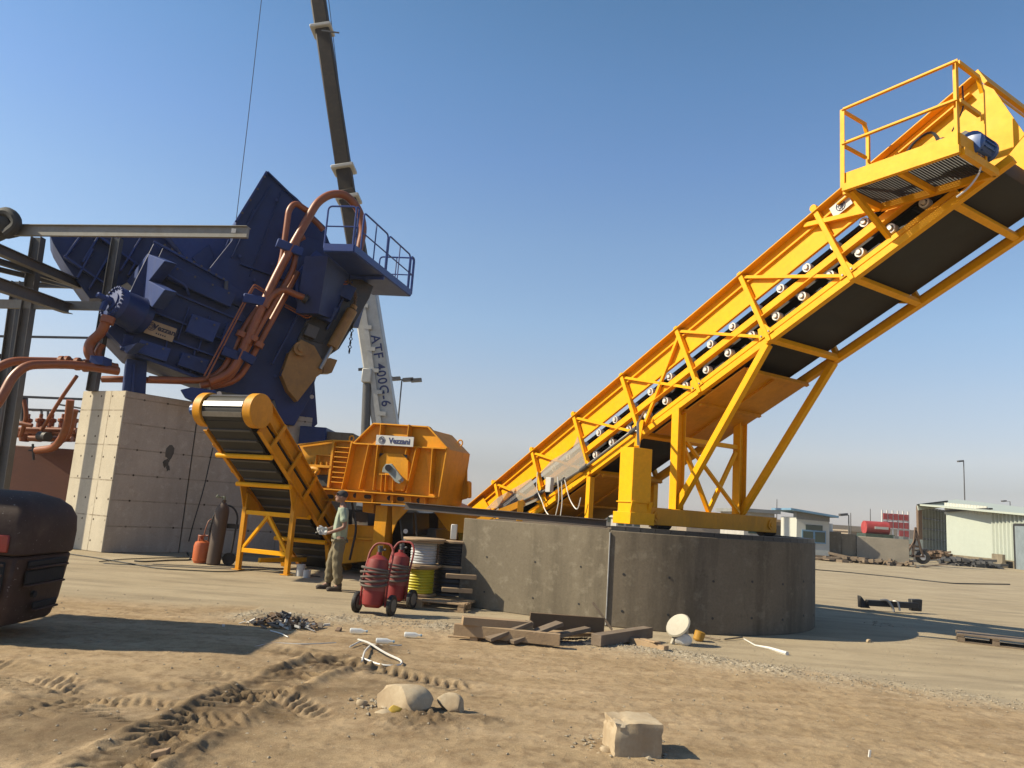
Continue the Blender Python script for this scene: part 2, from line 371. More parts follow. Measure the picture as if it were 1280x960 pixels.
me.materials.append(m)
# loose pebbles: gravel strip and scattered grit
gm_mb=MB(); M_gravel=surf('pebble',(.48,.40,.29),.9,(.26,.19,.12),.5,bump=.3,var=.35)
base=[V((rng.normal(),rng.normal(),rng.normal())).normalized() for _ in range(1)]
oct_v=[V((1,0,0)),V((-1,0,0)),V((0,1,0)),V((0,-1,0)),V((0,0,1)),V((0,0,-1))]; oct_f=[(0,2,4),(2,1,4),(1,3,4),(3,0,4),(2,0,5),(1,2,5),(3,1,5),(0,3,5)]
def pebble(x,y,r):
    a=random.uniform(0,6.28); ca_,sa_=math.cos(a),math.sin(a); z=gz(x,y)
    k=[random.uniform(.6,1.25) for _ in range(6)]
    vs=[V((x+(v.x*ca_-v.y*sa_)*r*k[i],y+(v.x*sa_+v.y*ca_)*r*k[i],z+r*.25+v.z*r*.6*k[i])) for i,v in enumerate(oct_v)]
    gm_mb.add(vs,oct_f)
for _ in range(2600):
    i=random.randrange(len(grav)-1); a,b_=grav[i],grav[i+1]; t_=random.random(); x=a[0]+(b_[0]-a[0])*t_; y=a[1]+(b_[1]-a[1])*t_+random.gauss(0,.28)
    if -7<x<9: pebble(x,y,random.choice((.006,.009,.012,.018)))
for _ in range(1500):
    y=random.uniform(4.4,12)**1.0; x=random.uniform(-.75,.75)*y; pebble(x,y,random.choice((.004,.006,.008,.015)))
for (px,py) in ((500,888),(790,940),(760,935),(470,885),(355,775),(1100,780)):
    c0=G(px,py)
    for _ in range(45): pebble(c0.x+random.gauss(0,.16),c0.y+random.gauss(0,.16),random.choice((.008,.012,.02,.028)))
o=gm_mb.build('gravel',M_gravel,smooth=False); tag(o,kind='stuff')
# ================================================================ round concrete plinth
def concrete(name, col=(.33,.29,.235), dark=(.15,.135,.12), pale=(.47,.43,.36), uv=False, wet=.6, seams=None):
    m,t,p=mat_base(name); co=nn(t,'ShaderNodeTexCoord').outputs['Object']
    n1=noise(t,co,.9,7,.62); n2=noise(t,co,5,8,.7); n3=noise(t,co,2.6,6,.62,(1,1,.12)); n4=noise(t,co,30,5,.65)
    c=mix(t,ramp(t,n1,.3,.7),tuple(x*.82 for x in col),col)
    c=mix(t,ramp(t,n3,.42,.72),c,mix(t,wet,c,dark))
    c=mix(t,ramp(t,n2,.54,.66),c,mix(t,.45,c,pale))
    c=mix(t,ramp(t,n2,.30,.40),mix(t,.4,c,dark),c)
    c=mix(t,ramp(t,n4,.3,.6),mix(t,.25,c,dark),c)
    h=n4
    if seams:
        su,sv,hu,hv=seams
        uvn=nn(t,'ShaderNodeUVMap').outputs[0]; s2=nn(t,'ShaderNodeSeparateXYZ'); t.links.new(uvn,s2.inputs[0])
        def per(sock,period,off=0):
            a=nn(t,'ShaderNodeMath',operation='ADD'); t.links.new(sock,a.inputs[0]); a.inputs[1].default_value=off
            b=nn(t,'ShaderNodeMath',operation='PINGPONG'); t.links.new(a.outputs[0],b.inputs[0]); b.inputs[1].default_value=period/2; return b.outputs[0]
        du=per(s2.outputs[0],su); dv=per(s2.outputs[1],sv)
        mn=nn(t,'ShaderNodeMath',operation='MINIMUM'); t.links.new(du,mn.inputs[0]); t.links.new(dv,mn.inputs[1])
        line=ramp(t,mn.outputs[0],.006,.022,(1,1,1,1),(0,0,0,1)); brk=ramp(t,n2,.3,.6); l2=nn(t,'ShaderNodeMath',operation='MULTIPLY'); t.links.new(line,l2.inputs[0]); t.links.new(brk,l2.inputs[1])
        c=mix(t,l2.outputs[0],c,(.32,.26,.19))
        hx=per(s2.outputs[0],hu,hu*.25); hy=dv if hv is None else per(s2.outputs[1],hv,hv*.5)
        cb=nn(t,'ShaderNodeCombineXYZ'); t.links.new(hx,cb.inputs[0]); t.links.new(hy,cb.inputs[1]); ln=nn(t,'ShaderNodeVectorMath',operation='LENGTH'); t.links.new(cb.outputs[0],ln.inputs[0])
        hole=ramp(t,ln.outputs['Value'],.018,.032,(1,1,1,1),(0,0,0,1)); hb=nn(t,'ShaderNodeMath',operation='MULTIPLY'); t.links.new(hole,hb.inputs[0]); t.links.new(ramp(t,n1,.38,.5),hb.inputs[1]); c=mix(t,hb.outputs[0],c,(.06,.04,.028))
        n6=noise(t,co,2.1,5,.7); c=mix(t,ramp(t,n6,.60,.72),c,mix(t,.45,c,dark))
    c=mix(t,1.0,c,(KA*1.05,KA*1.03,KA),'MULTIPLY')
    t.links.new(c,p.inputs['Base Color']); p.inputs['Roughness'].default_value=.88; p.inputs['Specular IOR Level'].default_value=.25
    b=nn(t,'ShaderNodeBump'); b.inputs['Strength'].default_value=.35; b.inputs['Distance'].default_value=.015; t.links.new(n2,b.inputs['Height'])
    b2=nn(t,'ShaderNodeBump'); b2.inputs['Strength'].default_value=.3; b2.inputs['Distance'].default_value=.006; t.links.new(h,b2.inputs['Height']); t.links.new(b.outputs[0],b2.inputs['Normal']); t.links.new(b2.outputs[0],p.inputs['Normal'])
    return m
M_plinth=concrete('plinth_concrete',(.24,.20,.15),(.07,.06,.046),(.33,.29,.225),wet=.85)
M_plL=concrete('plinth_panel_concrete',(.31,.265,.195),(.11,.092,.068),(.44,.39,.30),wet=.7)
DC=V((2.72,15.06,0)); DR=3.15
a0=math.atan2(12.08-15.06,1.7-2.72); arc=[V((DC.x+DR*math.cos(a0+i*math.radians(4.2)),DC.y+DR*math.sin(a0+i*math.radians(4.2)),0)) for i in range(42)]
P0=V((-.66,13.33,0)); back=[V((1.2,18.2,0)),V((-.1,17.6,0))]
mb=MB(); mb.prism([*arc,*back,V((-.25,14.6,0)),V((.0,13.5,0)),arc[0]+V((-.06,.25,0))][::1],(0,0,1.45))
pl=thing('round_plinth',(2.7,15,0),'big dark grey round concrete plinth under the main yellow conveyor','concrete plinth')
mb.build('plinth_wall',M_plinth,pl,bevel=.01)
e1=(V((1.7,12.08,0))-P0).normalized(); nn1=V((-e1.y,e1.x,0))
mb=MB(); mb.prism([P0,P0+e1*2.655,P0+e1*2.655+nn1*.22,P0+nn1*.22],(0,0,1.465)); w=mb.build('flat_panel',M_plL,pl,bevel=.008); tag(w,'paler flat concrete panel left of the white joint')
mb=MB(); q=P0+e1*2.668-nn1*.006; mb.box(q+V((0,0,.72)),e1*.0035,nn1*.03,V((0,0,.70))); mb.build('joint_strip',M_ivo,pl)
for i,pt in enumerate(arc[1:24:3]):
    r=(pt-DC).normalized()
    for z in (.25,.80): mb=MB(); mb.cyl(pt+V((0,0,z+.03*math.sin(i*3)))+r*-.004,pt+V((0,0,z+.03*math.sin(i*3)))+r*.006,.02,seg=8); mb.build('tie_hole',M_blk,pl)
for s_ in (.5,1.4,2.2):
    for z in (.28,.85): mb=MB(); q=P0+e1*s_+V((0,0,z)); mb.cyl(q+nn1*.004,q-nn1*.005,.016,seg=8); mb.build('tie_hole',M_blk,pl)
M_rbm=surf('rusty_beam',(.075,.055,.045),.6,(.16,.10,.06),.5,bump=.15)
# steel rail on the rim
rl=thing('rim_rail',(2.7,15,1.45),'dark steel rail laid round the top rim of the concrete plinth','rail')
mb=MB(); pr=[(0,0),(.16,0),(.16,.05),(0,.05)]
A2=[DC+(p_-DC)*.965 for p_ in arc]
for a_,b_ in zip(A2[:30],A2[1:31]): mb.bar(a_+V((0,0,1.485)),b_+V((0,0,1.485)),.20,.07)
mb.build('curved_rail',M_blk,rl)
bmn=MB(); a_=V((-1.78,14.0,1.60)); b_=A2[0]+V((-.08,.12,1.545)); bmn.ibeam(a_,b_,.14,.13,.012); o=bmn.build('steel_beam',M_rbm,None)
tag(o,'rusty dark steel beam lying across the cable reels towards the plinth rim','beam')
# ================================================================ main conveyor
UD=V((.49550906,-.74551047,.44574086)); WD=V((.8328218,.55354118,0)); ND=V((-.24673593,.37122271,.89516204)); OC=V((3.0386,13.84197,5.18657))
def C(s,w,n): return OC+UD*s+WD*w+ND*n
def CP(px,py,w=0):         # pixel -> (s,n) on the plane w
    q=hit(px,py,OC+WD*w,WD)-OC; return q.dot(UD),q.dot(ND)
WW=1.87; S0,S1=-8.6,5.93; PITCH=1.63
cv=thing('belt_conveyor',(3.0,14.0,1.5),'long yellow inclined conveyor rising to the right above the round concrete plinth','conveyor')
def part(fn,name,mat,parent=cv,bevel=0,label=None,**k):
    mb=MB(); fn(mb); o=mb.build(name,mat,parent,bevel=bevel,**k)
    if label: o['label']=label
    return o
for w0,sg in ((0,1),(WW,-1)):
    # top chord: flange sticking outwards with small down-turned lip
    def f(mb):
        mb.bar(C(S0,w0-sg*.02,.0),C(S1,w0-sg*.02,.0),.17,.014,ND)
    part(f,'top_flange',M_yel)
    def f(mb):
        mb.bar(C(S0,w0+sg*.05,-.27),C(4.3,w0+sg*.05,-.27),.012,.53,ND)
        mb.bar(C(S0,w0+sg*.02,-.155),C(4.3,w0+sg*.02,-.155),.05,.03,ND)
        mb.bar(C(S0,w0+sg*.02,-.545),C(4.3,w0+sg*.02,-.545),.06,.03,ND)
    part(f,'skirt_board',M_yel)
    def f(mb):
        mb.angle(C(S0,w0+sg*.05,-.92),C(5.0,w0+sg*.05,-.92),.10 if sg>0 else -.10,.17,.014,ND)
        mb.bar(C(S0,w0+sg*.06,-.845),C(5.0,w0+sg*.06,-.845),.012,.16,ND)
    part(f,'belt_stringer',M_yel)
    def f(mb):
        mb.bar(C(S0,w0,-1.35),C(S1-.2,w0,-1.35),.11,.11,ND)
        if sg>0: mb.bar(C(S0,w0+sg*.07,-1.19),C(5.0,w0+sg*.07,-1.19),.08,.085,ND)
        else: mb.bar(C(S0,w0+.07,-1.30),C(5.6,w0+.07,-1.30),.02,.2,ND)
    part(f,'bottom_chord',M_yel,bevel=.006)
    for k in range(-4,3):
        part(lambda mb: mb.bar(C(PITCH*k,w0-sg*.03,.06),C(PITCH*k,w0-sg*.03,-1.40),.10,.085,UD),'truss_post',M_yel,bevel=.006)
        part(lambda mb: mb.bar(C(PITCH*k+.03,w0-sg*.01,-.05),C(PITCH*(k+1)-.06,w0-sg*.01,-1.27),.05,.06,WD),'truss_diagonal',M_yel) if k<2 else None
    part(lambda mb: mb.bar(C(0,w0-sg*.01,-.1),C(-PITCH+.1,w0-sg*.01,-1.25),.05,.06,WD),'truss_diagonal',M_yel)
for k in (-2,-3,-4.05):
    part(lambda mb: mb.cyl(C(PITCH*k,-.08,.06),C(PITCH*k,-.0,.06),.055,seg=12),'lifting_lug',M_yel)
part(lambda mb: mb.cyl(C(PITCH*2,-.08,.07),C(PITCH*2,0,.07),.06,seg=12),'lifting_lug',M_yel)
for k in range(-4,4):
    part(lambda mb: mb.bar(C(PITCH*k,.05,-1.345),C(PITCH*k,WW-.05,-1.345),.10,.10,ND),'cross_member',M_yel,bevel=.005)
for k in range(-4,3):
    part(lambda mb: mb.prism([C(PITCH*k-.16,-.075,-1.29),C(PITCH*k+.14,-.075,-1.29),C(PITCH*k+.06,-.075,-1.10),C(PITCH*k-.10,-.075,-1.10)],WD*.012),'gusset_plate',M_yel)
    for ds in (-.09,.07): part(lambda mb: mb.cyl(C(PITCH*k+ds,-.074,-1.25),C(PITCH*k+ds,-.092,-1.25),.016,seg=6),'bolt_head',M_stl)
# belts
def f(mb):
    n=160
    vs=[]; 
    for i in range(n):
        s_=S0+(5.5-S0)*i/(n-1); wv=.012*math.sin(s_*11.4)+.006*math.sin(s_*3.1)
        for w_,dn in ((.12,.02),(.5,0),(1.37,0),(1.70,.02)): vs.append(C(s_,w_,-1.24+(wv+dn if .3<w_<1.5 else dn)))
    top=[p_+ND*.02 for p_ in vs]; N_=len(vs); fs=[]
    for i in range(n-1):
        for j in range(3):
            a_=i*4+j; fs.append((a_,a_+1,a_+5,a_+4)); fs.append((N_+a_,N_+a_+4,N_+a_+5,N_+a_+1))
    mb.add(vs+top,fs)
part(f,'return_belt',M_rub)
part(lambda mb: mb.bar(C(S0,WW/2,-.60),C(5.4,WW/2,-.60),1.5,.025,ND),'carrying_belt',M_rub)
part(lambda mb: (mb.bar(C(S0,.24,-.69),C(5.0,.24,-.69),.02,.34,ND),mb.bar(C(S0,.30,-1.08),C(5.0,.30,-1.08),.02,.24,ND)),'belt_gap_backing',M_rub)  # black strips added to darken the gaps beside the belts
# idlers
def idler(s_,n_,parent=cv):
    mb=MB(); mb.cyl(C(s_,.20,n_),C(s_,1.6,n_),.05,seg=10,mi=1)
    c0=C(s_,.065,n_); mb.lathe(C(s_,.14,n_),-WD,[(.05,0),(.074,.0),(.074,.11),(.050,.11),(.050,.08),(.034,.08),(.034,.14),(.02,.14)],14,0); mb.cyl(C(s_,.052,n_),C(s_,.048,n_),.049,seg=12,mi=1); mb.cyl(C(s_,.05,n_),C(s_,.03,n_),.028,seg=8,mi=0)
    mb.build('idler_roller',[M_ivo,M_blk],parent)
s_=-4.4
i=0
while s_<4.6:
    idler(s_,-.665 - .0*(i%2)); idler(s_+.27,-1.035); s_+=.545; i+=1
# underside deflector sheets
for (a_,b_) in ((-5.9,-3.05),(-1.35,.95)):
    def f(mb):
        mb.bar(C(a_,WW/2,-1.46),C(b_,WW/2,-1.46),WW-.1,.02,ND)
        mb.bar(C((a_+b_)/2,.1,-1.50),C((a_+b_)/2,WW-.1,-1.50),.06,.05,ND); mb.bar(C(b_,.1,-1.50),C(b_,WW-.1,-1.50),.06,.07,ND)
        mb.bar(C(a_,WW/2,-1.49),C(b_,WW/2,-1.49),.05,.04,ND)
    part(f,'underside_sheet',M_yel2)
# thin cable run on the skirt
part(lambda mb: [mb.tube([C(-6.3+i_*1.5,.075,-.36-.022*q_+.004*(i_%2)) for i_ in range(8)],.008,5) for q_ in range(3)],'cable_run',M_ivo)
# clear guard film
def glassy(name,col,al):
    m,t,p=mat_base(name); p.inputs['Base Color'].default_value=c4(col); p.inputs['Roughness'].default_value=.25
    tr=nn(t,'ShaderNodeBsdfTransparent'); tr.inputs[0].default_value=(.93,.9,.84,1); mx=nn(t,'ShaderNodeMixShader'); mx.inputs[0].default_value=al
    t.links.new(tr.outputs[0],mx.inputs[1]); t.links.new(p.outputs[0],mx.inputs[2]); t.links.new(mx.outputs[0],t.nodes['Material Output'].inputs[0]); return m
M_film=glassy('clear_guard_sheet',(.42,.39,.34),.42)
def film(px):
    pts=[C(*(lambda a: (a[0],-.09,a[1]))(CP(*p_,-.09))) for p_ in px]; mb=MB(); mb.prism(pts,WD*.004); return mb.build('clear_guard',M_film,cv)
film([(676,590),(690,575),(716,560),(722,545),(733,584),(700,604),(688,612)]); film([(607,636),(622,622),(664,598),(676,624),(655,633)])
# conduit, junction box, hanging cables
cpt=lambda px,py,w=-.12: C(*(lambda a:(a[0],w,a[1]))(CP(px,py,w)))
part(lambda mb: (mb.tube([cpt(*p_) for p_ in ((640,632),(676,616),(703,602))],.028,8), mb.tube([cpt(*p_) for p_ in ((703,602),(729,586),(793,537),(800,541))],.032,8)),'conduit',M_stl)
for p_ in ((730,585),(702,602),(674,617),(792,538)): part(lambda mb: mb.cyl(cpt(p_[0]-4,p_[1]+3),cpt(p_[0]+4,p_[1]-3),.05,seg=10),'conduit_clamp',M_gry)
jb=cpt(687,605,-.22); jx=(cpt(692,605,-.22)-cpt(682,605,-.22)).normalized(); 
part(lambda mb: mb.box(cpt(687,606,-.24),V((UD.x,UD.y,0)).normalized()*.09,WD*.05,V((0,0,.16))),'junction_box',M_whi,bevel=.01)
part(lambda mb: [mb.tube([cpt(*q_,-.2) for q_ in pp],.012,6,rnd=.15) for pp in (((697,596),(699,625),(694,647)),((702,602),(703,628),(700,648)),((706,600),(712,625),(722,640),(726,622)),((676,622),(682,640),(690,648)),((672,590),(670,610),(678,628)))],'hanging_cables',M_ivo)
# head end: side plates, drum, hood
for w0,sg in ((.02,1),(WW-.02,-1)):
    def f(mb):
        pts=[C(s_,w0,n_) for s_,n_ in ((3.55,-.04),(5.93,-.02),(6.02,-.30),(5.98,-1.15),(5.55,-1.30),(5.0,-1.0),(3.9,-.62),(3.55,-.5))]
        mb.prism(pts,WD*.016*sg)
    part(f,'head_side_plate',M_yel)
    part(lambda mb: mb.bar(C(3.6,w0-sg*.05,-.16),C(5.8,w0-sg*.05,-.16),.09,.02,ND),'plate_rib',M_yel)
    part(lambda mb: mb.prism([C(s_,w0-sg*.03,n_) for s_,n_ in ((4.75,-.62),(5.1,-.50),(5.5,-.56),(5.62,-.85),(5.4,-1.1),(4.9,-1.0))],-WD*.012*sg),'bearing_recess',M_blk)
part(lambda mb: mb.bar(C(6.0,0,-.02),C(6.0,WW,-.02),.05,.25,ND),'head_cross_plate',M_yel)
part(lambda mb: mb.prism([C(5.95,.1,-.1),C(5.95,WW-.1,-.1),C(6.0,WW-.1,-.5),C(6.0,.1,-.5)],UD*.015),'head_hood',M_yel)
part(lambda mb: (mb.cyl(C(5.25,.05,-.82),C(5.25,WW-.05,-.82),.30,seg=28,mi=1),mb.lathe(C(5.25,.0,-.80),-WD,[(.13,-.04),(.15,0),(.15,.07),(.10,.09),(.10,.12),(.05,.13)],18,0)),'head_drum',[M_ivo,M_rub])
# logo plate on skirt near the platform (round blue mark on white)
a_=C(3.62,-.012,-.20)
lp=part(lambda mb: mb.box(a_,UD*.17,WD*.006,ND*.10),'logo_plate',M_whi)
def ringmark(c0,ux,uy,nrm,r,parent,name='logo_mark'):
    mb=MB(); ux=V(ux).normalized(); uy=V(uy).normalized(); nrm=V(nrm).normalized()
    for rr,tt in ((r,.10),(r*.55,.08)):
        mb.tube([V(c0)+ux*math.cos(2*math.pi*i/22)*rr+uy*math.sin(2*math.pi*i/22)*rr+nrm*.003 for i in range(22)],r*tt*.7,4,closed=True)
    for a1 in (20,65,110,155): mb.bar(V(c0)+ux*math.cos(math.radians(a1))*r+uy*math.sin(math.radians(a1))*r+nrm*.003,V(c0)-ux*math.cos(math.radians(a1+25))*r-uy*math.sin(math.radians(a1+25))*r+nrm*.003,r*.07,.004,nrm)
    return mb.build(name,M_ink,parent)
ringmark(a_-WD*.008,UD,ND,-WD,.075,lp)
# platform
za=6.37; Pa=V((4.42,9.96,za)); Pb=V((5.27,8.68,za)); hd=(Pb-Pa).normalized(); Pb=Pa+hd*1.56; wI=.92
Pc=Pb+WD*wI; Pd=Pa+WD*wI
pf=part(lambda mb: (mb.bar(Pa+V((0,0,.02)),Pb+V((0,0,.02)),.07,.10),mb.bar(Pd,Pc,.07,.10),mb.bar(Pa+WD*.04,Pd,.07,.10),mb.bar(Pb+WD*.04,Pc,.07,.10),mb.bar((Pa+Pb)/2+WD*.04,(Pc+Pd)/2,.06,.08)),'platform_frame',M_yel)
def f(mb):
    for i in range(1,39): mb.bar(Pa+hd*1.56*i/39+WD*.04+V((0,0,.055)),Pd+hd*1.56*i/39-WD*.04+V((0,0,.055)),.005,.03)
    for i in range(1,30): mb.bar(Pa+WD*wI*i/30+V((0,0,.062)),Pb+WD*wI*i/30+V((0,0,.062)),.005,.016)
part(f,'platform_grating',M_gry,smooth=False)
part(lambda mb: (mb.bar(Pa+V((0,0,.15)),Pb+V((0,0,.15)),.012,.17),mb.bar(Pb+V((0,0,.15)),Pb+WD*.62+V((0,0,.15)),.012,.17)),'toe_board',M_yel)
RH=1.2
for q_,dd in ((Pa,hd),(Pb-hd*.04,-hd)): part(lambda mb: mb.prof([(-.03,-.03),(.035,-.03),(.035,-.02),(-.02,-.02),(-.02,.035),(-.03,.035)],q_+V((0,0,.02)),q_+V((0,0,RH)),dd),'rail_post',M_yel)
for q_ in (Pa+WD*.62,Pb+WD*.62): part(lambda mb: mb.bar(q_+V((0,0,.0)),q_+V((0,0,RH-.18 if q_[0]<5 else RH-.15)),.045,.045,hd),'rail_post',M_yel)
def rl_(z,name):
    part(lambda mb: mb.angle(Pa+V((0,0,z)),Pb+V((0,0,z)),.05,.05,.008),name,M_yel)
    part(lambda mb: mb.bar(Pb+V((0,0,z)),Pb+WD*.52+V((0,0,z)),.05,.05),name,M_yel)
    part(lambda mb: mb.bar(Pa+V((0,0,z-.0)),Pa+WD*.56+V((0,0,z)),.04,.04),name,M_yel)
rl_(RH-.02,'top_rail'); rl_(.66,'middle_rail')
for q_ in (Pa,Pb): part(lambda mb: (mb.bar(q_+WD*.52+V((0,0,RH-.02)),q_+WD*.62+V((0,0,RH-.2)),.045,.045),),'rail_return',M_yel)
for q_,s_ in ((Pa,4.0),): part(lambda mb: mb.bar(q_+WD*.1+hd*.06,C(s_,-.06,-1.2),.07,.07),'platform_strut',M_yel)
part(lambda mb: mb.bar(Pd,C(3.0,-.02,-.05),.07,.07),'platform_strut',M_yel)
# drive: gearbox, blue motor, hoses
g0=Pb-hd*.30+WD*.55
part(lambda mb: (mb.lathe(g0+V((0,0,.12))-hd*.18,V((0,0,1)),[(.06,0),(.11,.03),(.11,.16),(.09,.18),(.09,.22),(.05,.24),(.04,.42)],14),mb.box(g0+V((0,0,.20))-hd*.02,hd*.10,WD*.09,V((0,0,.09)))),'gearbox',M_gry,bevel=.01)
def f(mb):
    c0=g0+hd*.27+V((0,0,.24)); mb.lathe(c0-WD*.22,WD,[(.08,0),(.15,.02),(.15,.06),(.13,.08),(.13,.34),(.15,.36),(.15,.42),(.08,.44)],18)
    for i in range(14):
        a1=2*math.pi*i/14; rr=hd*math.cos(a1)+V((0,0,1))*math.sin(a1); mb.bar(c0-WD*.12+rr*.13,c0+WD*.12+rr*.13,.012,.04,rr)
part(f,'drive_motor',M_mot)
part(lambda mb: [mb.tube([g0+V((0,0,.45))-hd*(.18+.02*j),g0+V((0,0,.72))-hd*.3,g0+V((0,0,.62))-hd*.6,g0+V((0,0,.25))-hd*(.66+.03*j)-WD*.1,g0+V((0,0,.13))-hd*(.45+.1*j)],.016,6,rnd=.2) for j in range(3)],'hydraulic_hose',M_blk)
part(lambda mb: mb.tube([Pb+V((0,0,.9))+WD*.1,Pb+V((0,0,.6))+WD*.12,Pb+V((0,0,.3))+WD*.02-hd*.1],.01,5,rnd=.1),'hydraulic_hose',M_blk)
part(lambda mb: mb.tube([Pb+WD*.5+V((0,0,.25)),Pb+WD*.52+V((0,0,-.1)),Pb+WD*.42+V((0,0,-.32))-hd*.1,Pb+WD*.3+V((0,0,-.45))-hd*.2],.012,5,rnd=.1),'loose_cable',M_ivo)
# support legs on the plinth
LB=V((3.09,13.78,1.80)); zt=1.85
def W_(w,z,along=0): return V((LB.x,LB.y,0))+WD*w+V((0,0,z))+V((UD.x,UD.y,0)).normalized()*along
part(lambda mb: (mb.bar(W_(-.75,1.72),W_(2.68,1.72),.26,.30)),'base_beam',M_yel2,bevel=.01)
for w_ in (-.35,2.55): part(lambda mb: (mb.cyl(W_(w_-.16,1.62,-.02),W_(w_+.16,1.62,-.02),.13,seg=20)),'travel_wheel',M_blk)
for w_ in (2.50,-.6):
    def f(mb): mb.lathe(W_(w_,1.72,.135),V((UD.x,UD.y,0)),[(.10,0),(.10,.02),(.05,.02),(.05,.035)],14)
    part(f,'wheel_cover',M_yel2)
for w_ in (.0,1.70): part(lambda mb: mb.ibeam(W_(w_,1.86),W_(w_,3.70),.17,.20,.014,WD),'support_column',M_yel)
for w_ in (.0,WW-.05):
    part(lambda mb: mb.bar(C(1.55,w_,-1.40),W_(w_+.02 if w_<1 else 1.78,1.87,-.02+.0),.12,.12,WD),'raking_leg',M_yel,bevel=.005)
    part(lambda mb: mb.bar(C(-3.3,w_,-1.42),C(-3.3,w_,-1.42)*1+V((0,0,-(C(-3.3,w_,-1.42).z-1.5))),.12,.12,WD),'rear_post',M_yel)
part(lambda mb: mb.bar(W_(.1,3.15),W_(1.6,3.15),.08,.08),'cross_bar',M_yel)
part(lambda mb: mb.bar(W_(.12,3.05),W_(.85,1.88),.07,.07,UD),'cross_brace',M_yel); part(lambda mb: mb.bar(W_(1.58,3.05),W_(.85,1.88),.07,.07,UD),'cross_brace',M_yel)
part(lambda mb: mb.bar(W_(.1,3.2,.0),W_(1.55,1.9,.12),.06,.06,UD),'cross_brace',M_yel)
# drive housing box
bx=W_(-1.02,0)
part(lambda mb: (mb.box(bx+V((0,0,2.30)),WD*.22,V((UD.x,UD.y,0)).normalized()*.17,V((0,0,.56))),mb.box(bx+V((0,0,1.66)),WD*.28,V((UD.x,UD.y,0)).normalized()*.22,V((0,0,.10))),mb.bar(bx-WD*.24+V((0,0,1.93)),bx+WD*.24+V((0,0,1.93)),.40,.02)),'drive_housing',M_yel,bevel=.006)
for a1 in (-.2,.2): part(lambda mb: mb.bar(bx+WD*a1+V((UD.x,UD.y,0)).normalized()*.15+V((0,0,1.74)),bx+WD*a1+V((UD.x,UD.y,0)).normalized()*.2+V((0,0,1.95)),.02,.08,WD),'housing_gusset',M_yel)
part(lambda mb: mb.bar(bx+V((0,0,2.86)),C(-1.5,-.06,-1.15),.09,.09),'hanger_strut',M_yel)
part(lambda mb: mb.tube([C(-1.3,-.12,-1.05),bx+V((0,0,3.3)),bx+WD*.05+V((0,0,2.87))],.025,6,rnd=.1),'feed_conduit',M_stl)
# tail: small stand, tail frame
part(lambda mb: (mb.bar(YP(585,657,15.6),YP(655,628,15.2),.10,.12),mb.bar(YP(651,626,15.2),YP(649,654,15.2),.12,.12)),'tail_stand',M_yel2)
part(lambda mb: (mb.prism([C(-8.7,0,-1.35),C(-8.7,0,.1),C(-7.2,0,-.05),C(-6.6,0,-1.35)],-WD*.02)),'tail_plate',M_yel)
for q_,z_ in ((-7.9,C(-7.9,-.1,-1.3).z),(-6.7,C(-6.7,-.1,-1.4).z)):
    if z_>.1: part(lambda mb: mb.bar(C(q_,-.1,-1.35),V((*C(q_,-.1,-1.35)[:2],0)),.13,.13),'tail_leg',M_yel)
# ================================================================ concrete foundation block on the left
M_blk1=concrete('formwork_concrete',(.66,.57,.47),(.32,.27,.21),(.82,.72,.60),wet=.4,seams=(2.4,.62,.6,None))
M_blk2=concrete('formwork_concrete_sunlit',(.88,.80,.64),(.54,.48,.38),(.92,.86,.72),wet=.35,seams=(1.1,.85,.42,.5))  # paler copy of the block's concrete, sunlight on the end wall put into the colour
ZB=3.88
c0=V((-10.85,19.20,0)); c1=V((-9.39,18.47,0)); c2=V((-8.2,19.95,0)); c3=V((-5.6,21.6,0))
blk=thing('foundation_block',(-8.5,20.5,0),'tall pale concrete foundation block under the tilted blue machine','concrete block')
def wallbox(a_,b_,th,z1,mat,name,parent,z0=0):
    e_=(b_-a_).normalized(); n_=V((-e_.y,e_.x,0)); L=(b_-a_).length; u=[(0,z0),(L,z0),(L,z1),(0,z1)]
    A,B,Cc,D=a_+V((0,0,z0)),b_+V((0,0,z0)),b_+V((0,0,z1)),a_+V((0,0,z1)); t_=n_*th
    mb=MB(); vs=[A,B,Cc,D,A+t_,B+t_,Cc+t_,D+t_]
    fs=[(0,1,2,3),(5,4,7,6),(3,2,6,7),(1,5,6,2),(4,0,3,7),(4,5,1,0)]
    uv=[u,[u[1],u[0],u[3],u[2]],[(0,0),(L,0),(L,th),(0,th)],[(0,z0),(th,z0),(th,z1),(0,z1)]]+[[(0,z0),(th,z0),(th,z1),(0,z1)]]+[u]
    mb.add(vs,fs,0,uv); return mb.build(name,mat,parent,bevel=.012,smooth=False)
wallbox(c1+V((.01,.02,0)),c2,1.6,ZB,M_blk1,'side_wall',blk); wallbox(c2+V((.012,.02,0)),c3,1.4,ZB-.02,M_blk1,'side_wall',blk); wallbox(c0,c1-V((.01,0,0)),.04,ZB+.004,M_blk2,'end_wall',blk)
mb=MB(); mb.prism([c0+V((.3,.62,0)),c1+V((.1,.7,0)),c2+V((-.6,1.3,0)),c3+V((-.3,1.5,0)),c3+V((-1.5,3.2,0)),V((-10.6,22.2,0))],(0,0,ZB-.06)); mb.build('core_slab',M_blk1,blk)
def stain(px_list,A,B,seedn,name='dark_patch'):
    e_=(B-A).normalized(); nrm=V((e_.y,-e_.x,0)); mb=MB()
    for (px,py,r) in px_list:
        q=hit(px,py,A+nrm*.003,nrm); k=10; rr=random.Random(int(px*7+py)); 
        pts=[q+e_*math.cos(2*math.pi*i/k)*r*rr.uniform(.5,1.1)+V((0,0,1))*math.sin(2*math.pi*i/k)*r*1.5*rr.uniform(.5,1.15) for i in range(k)]
        mb.prism(pts,nrm*.002)
    return mb.build(name,M_blkst,blk)
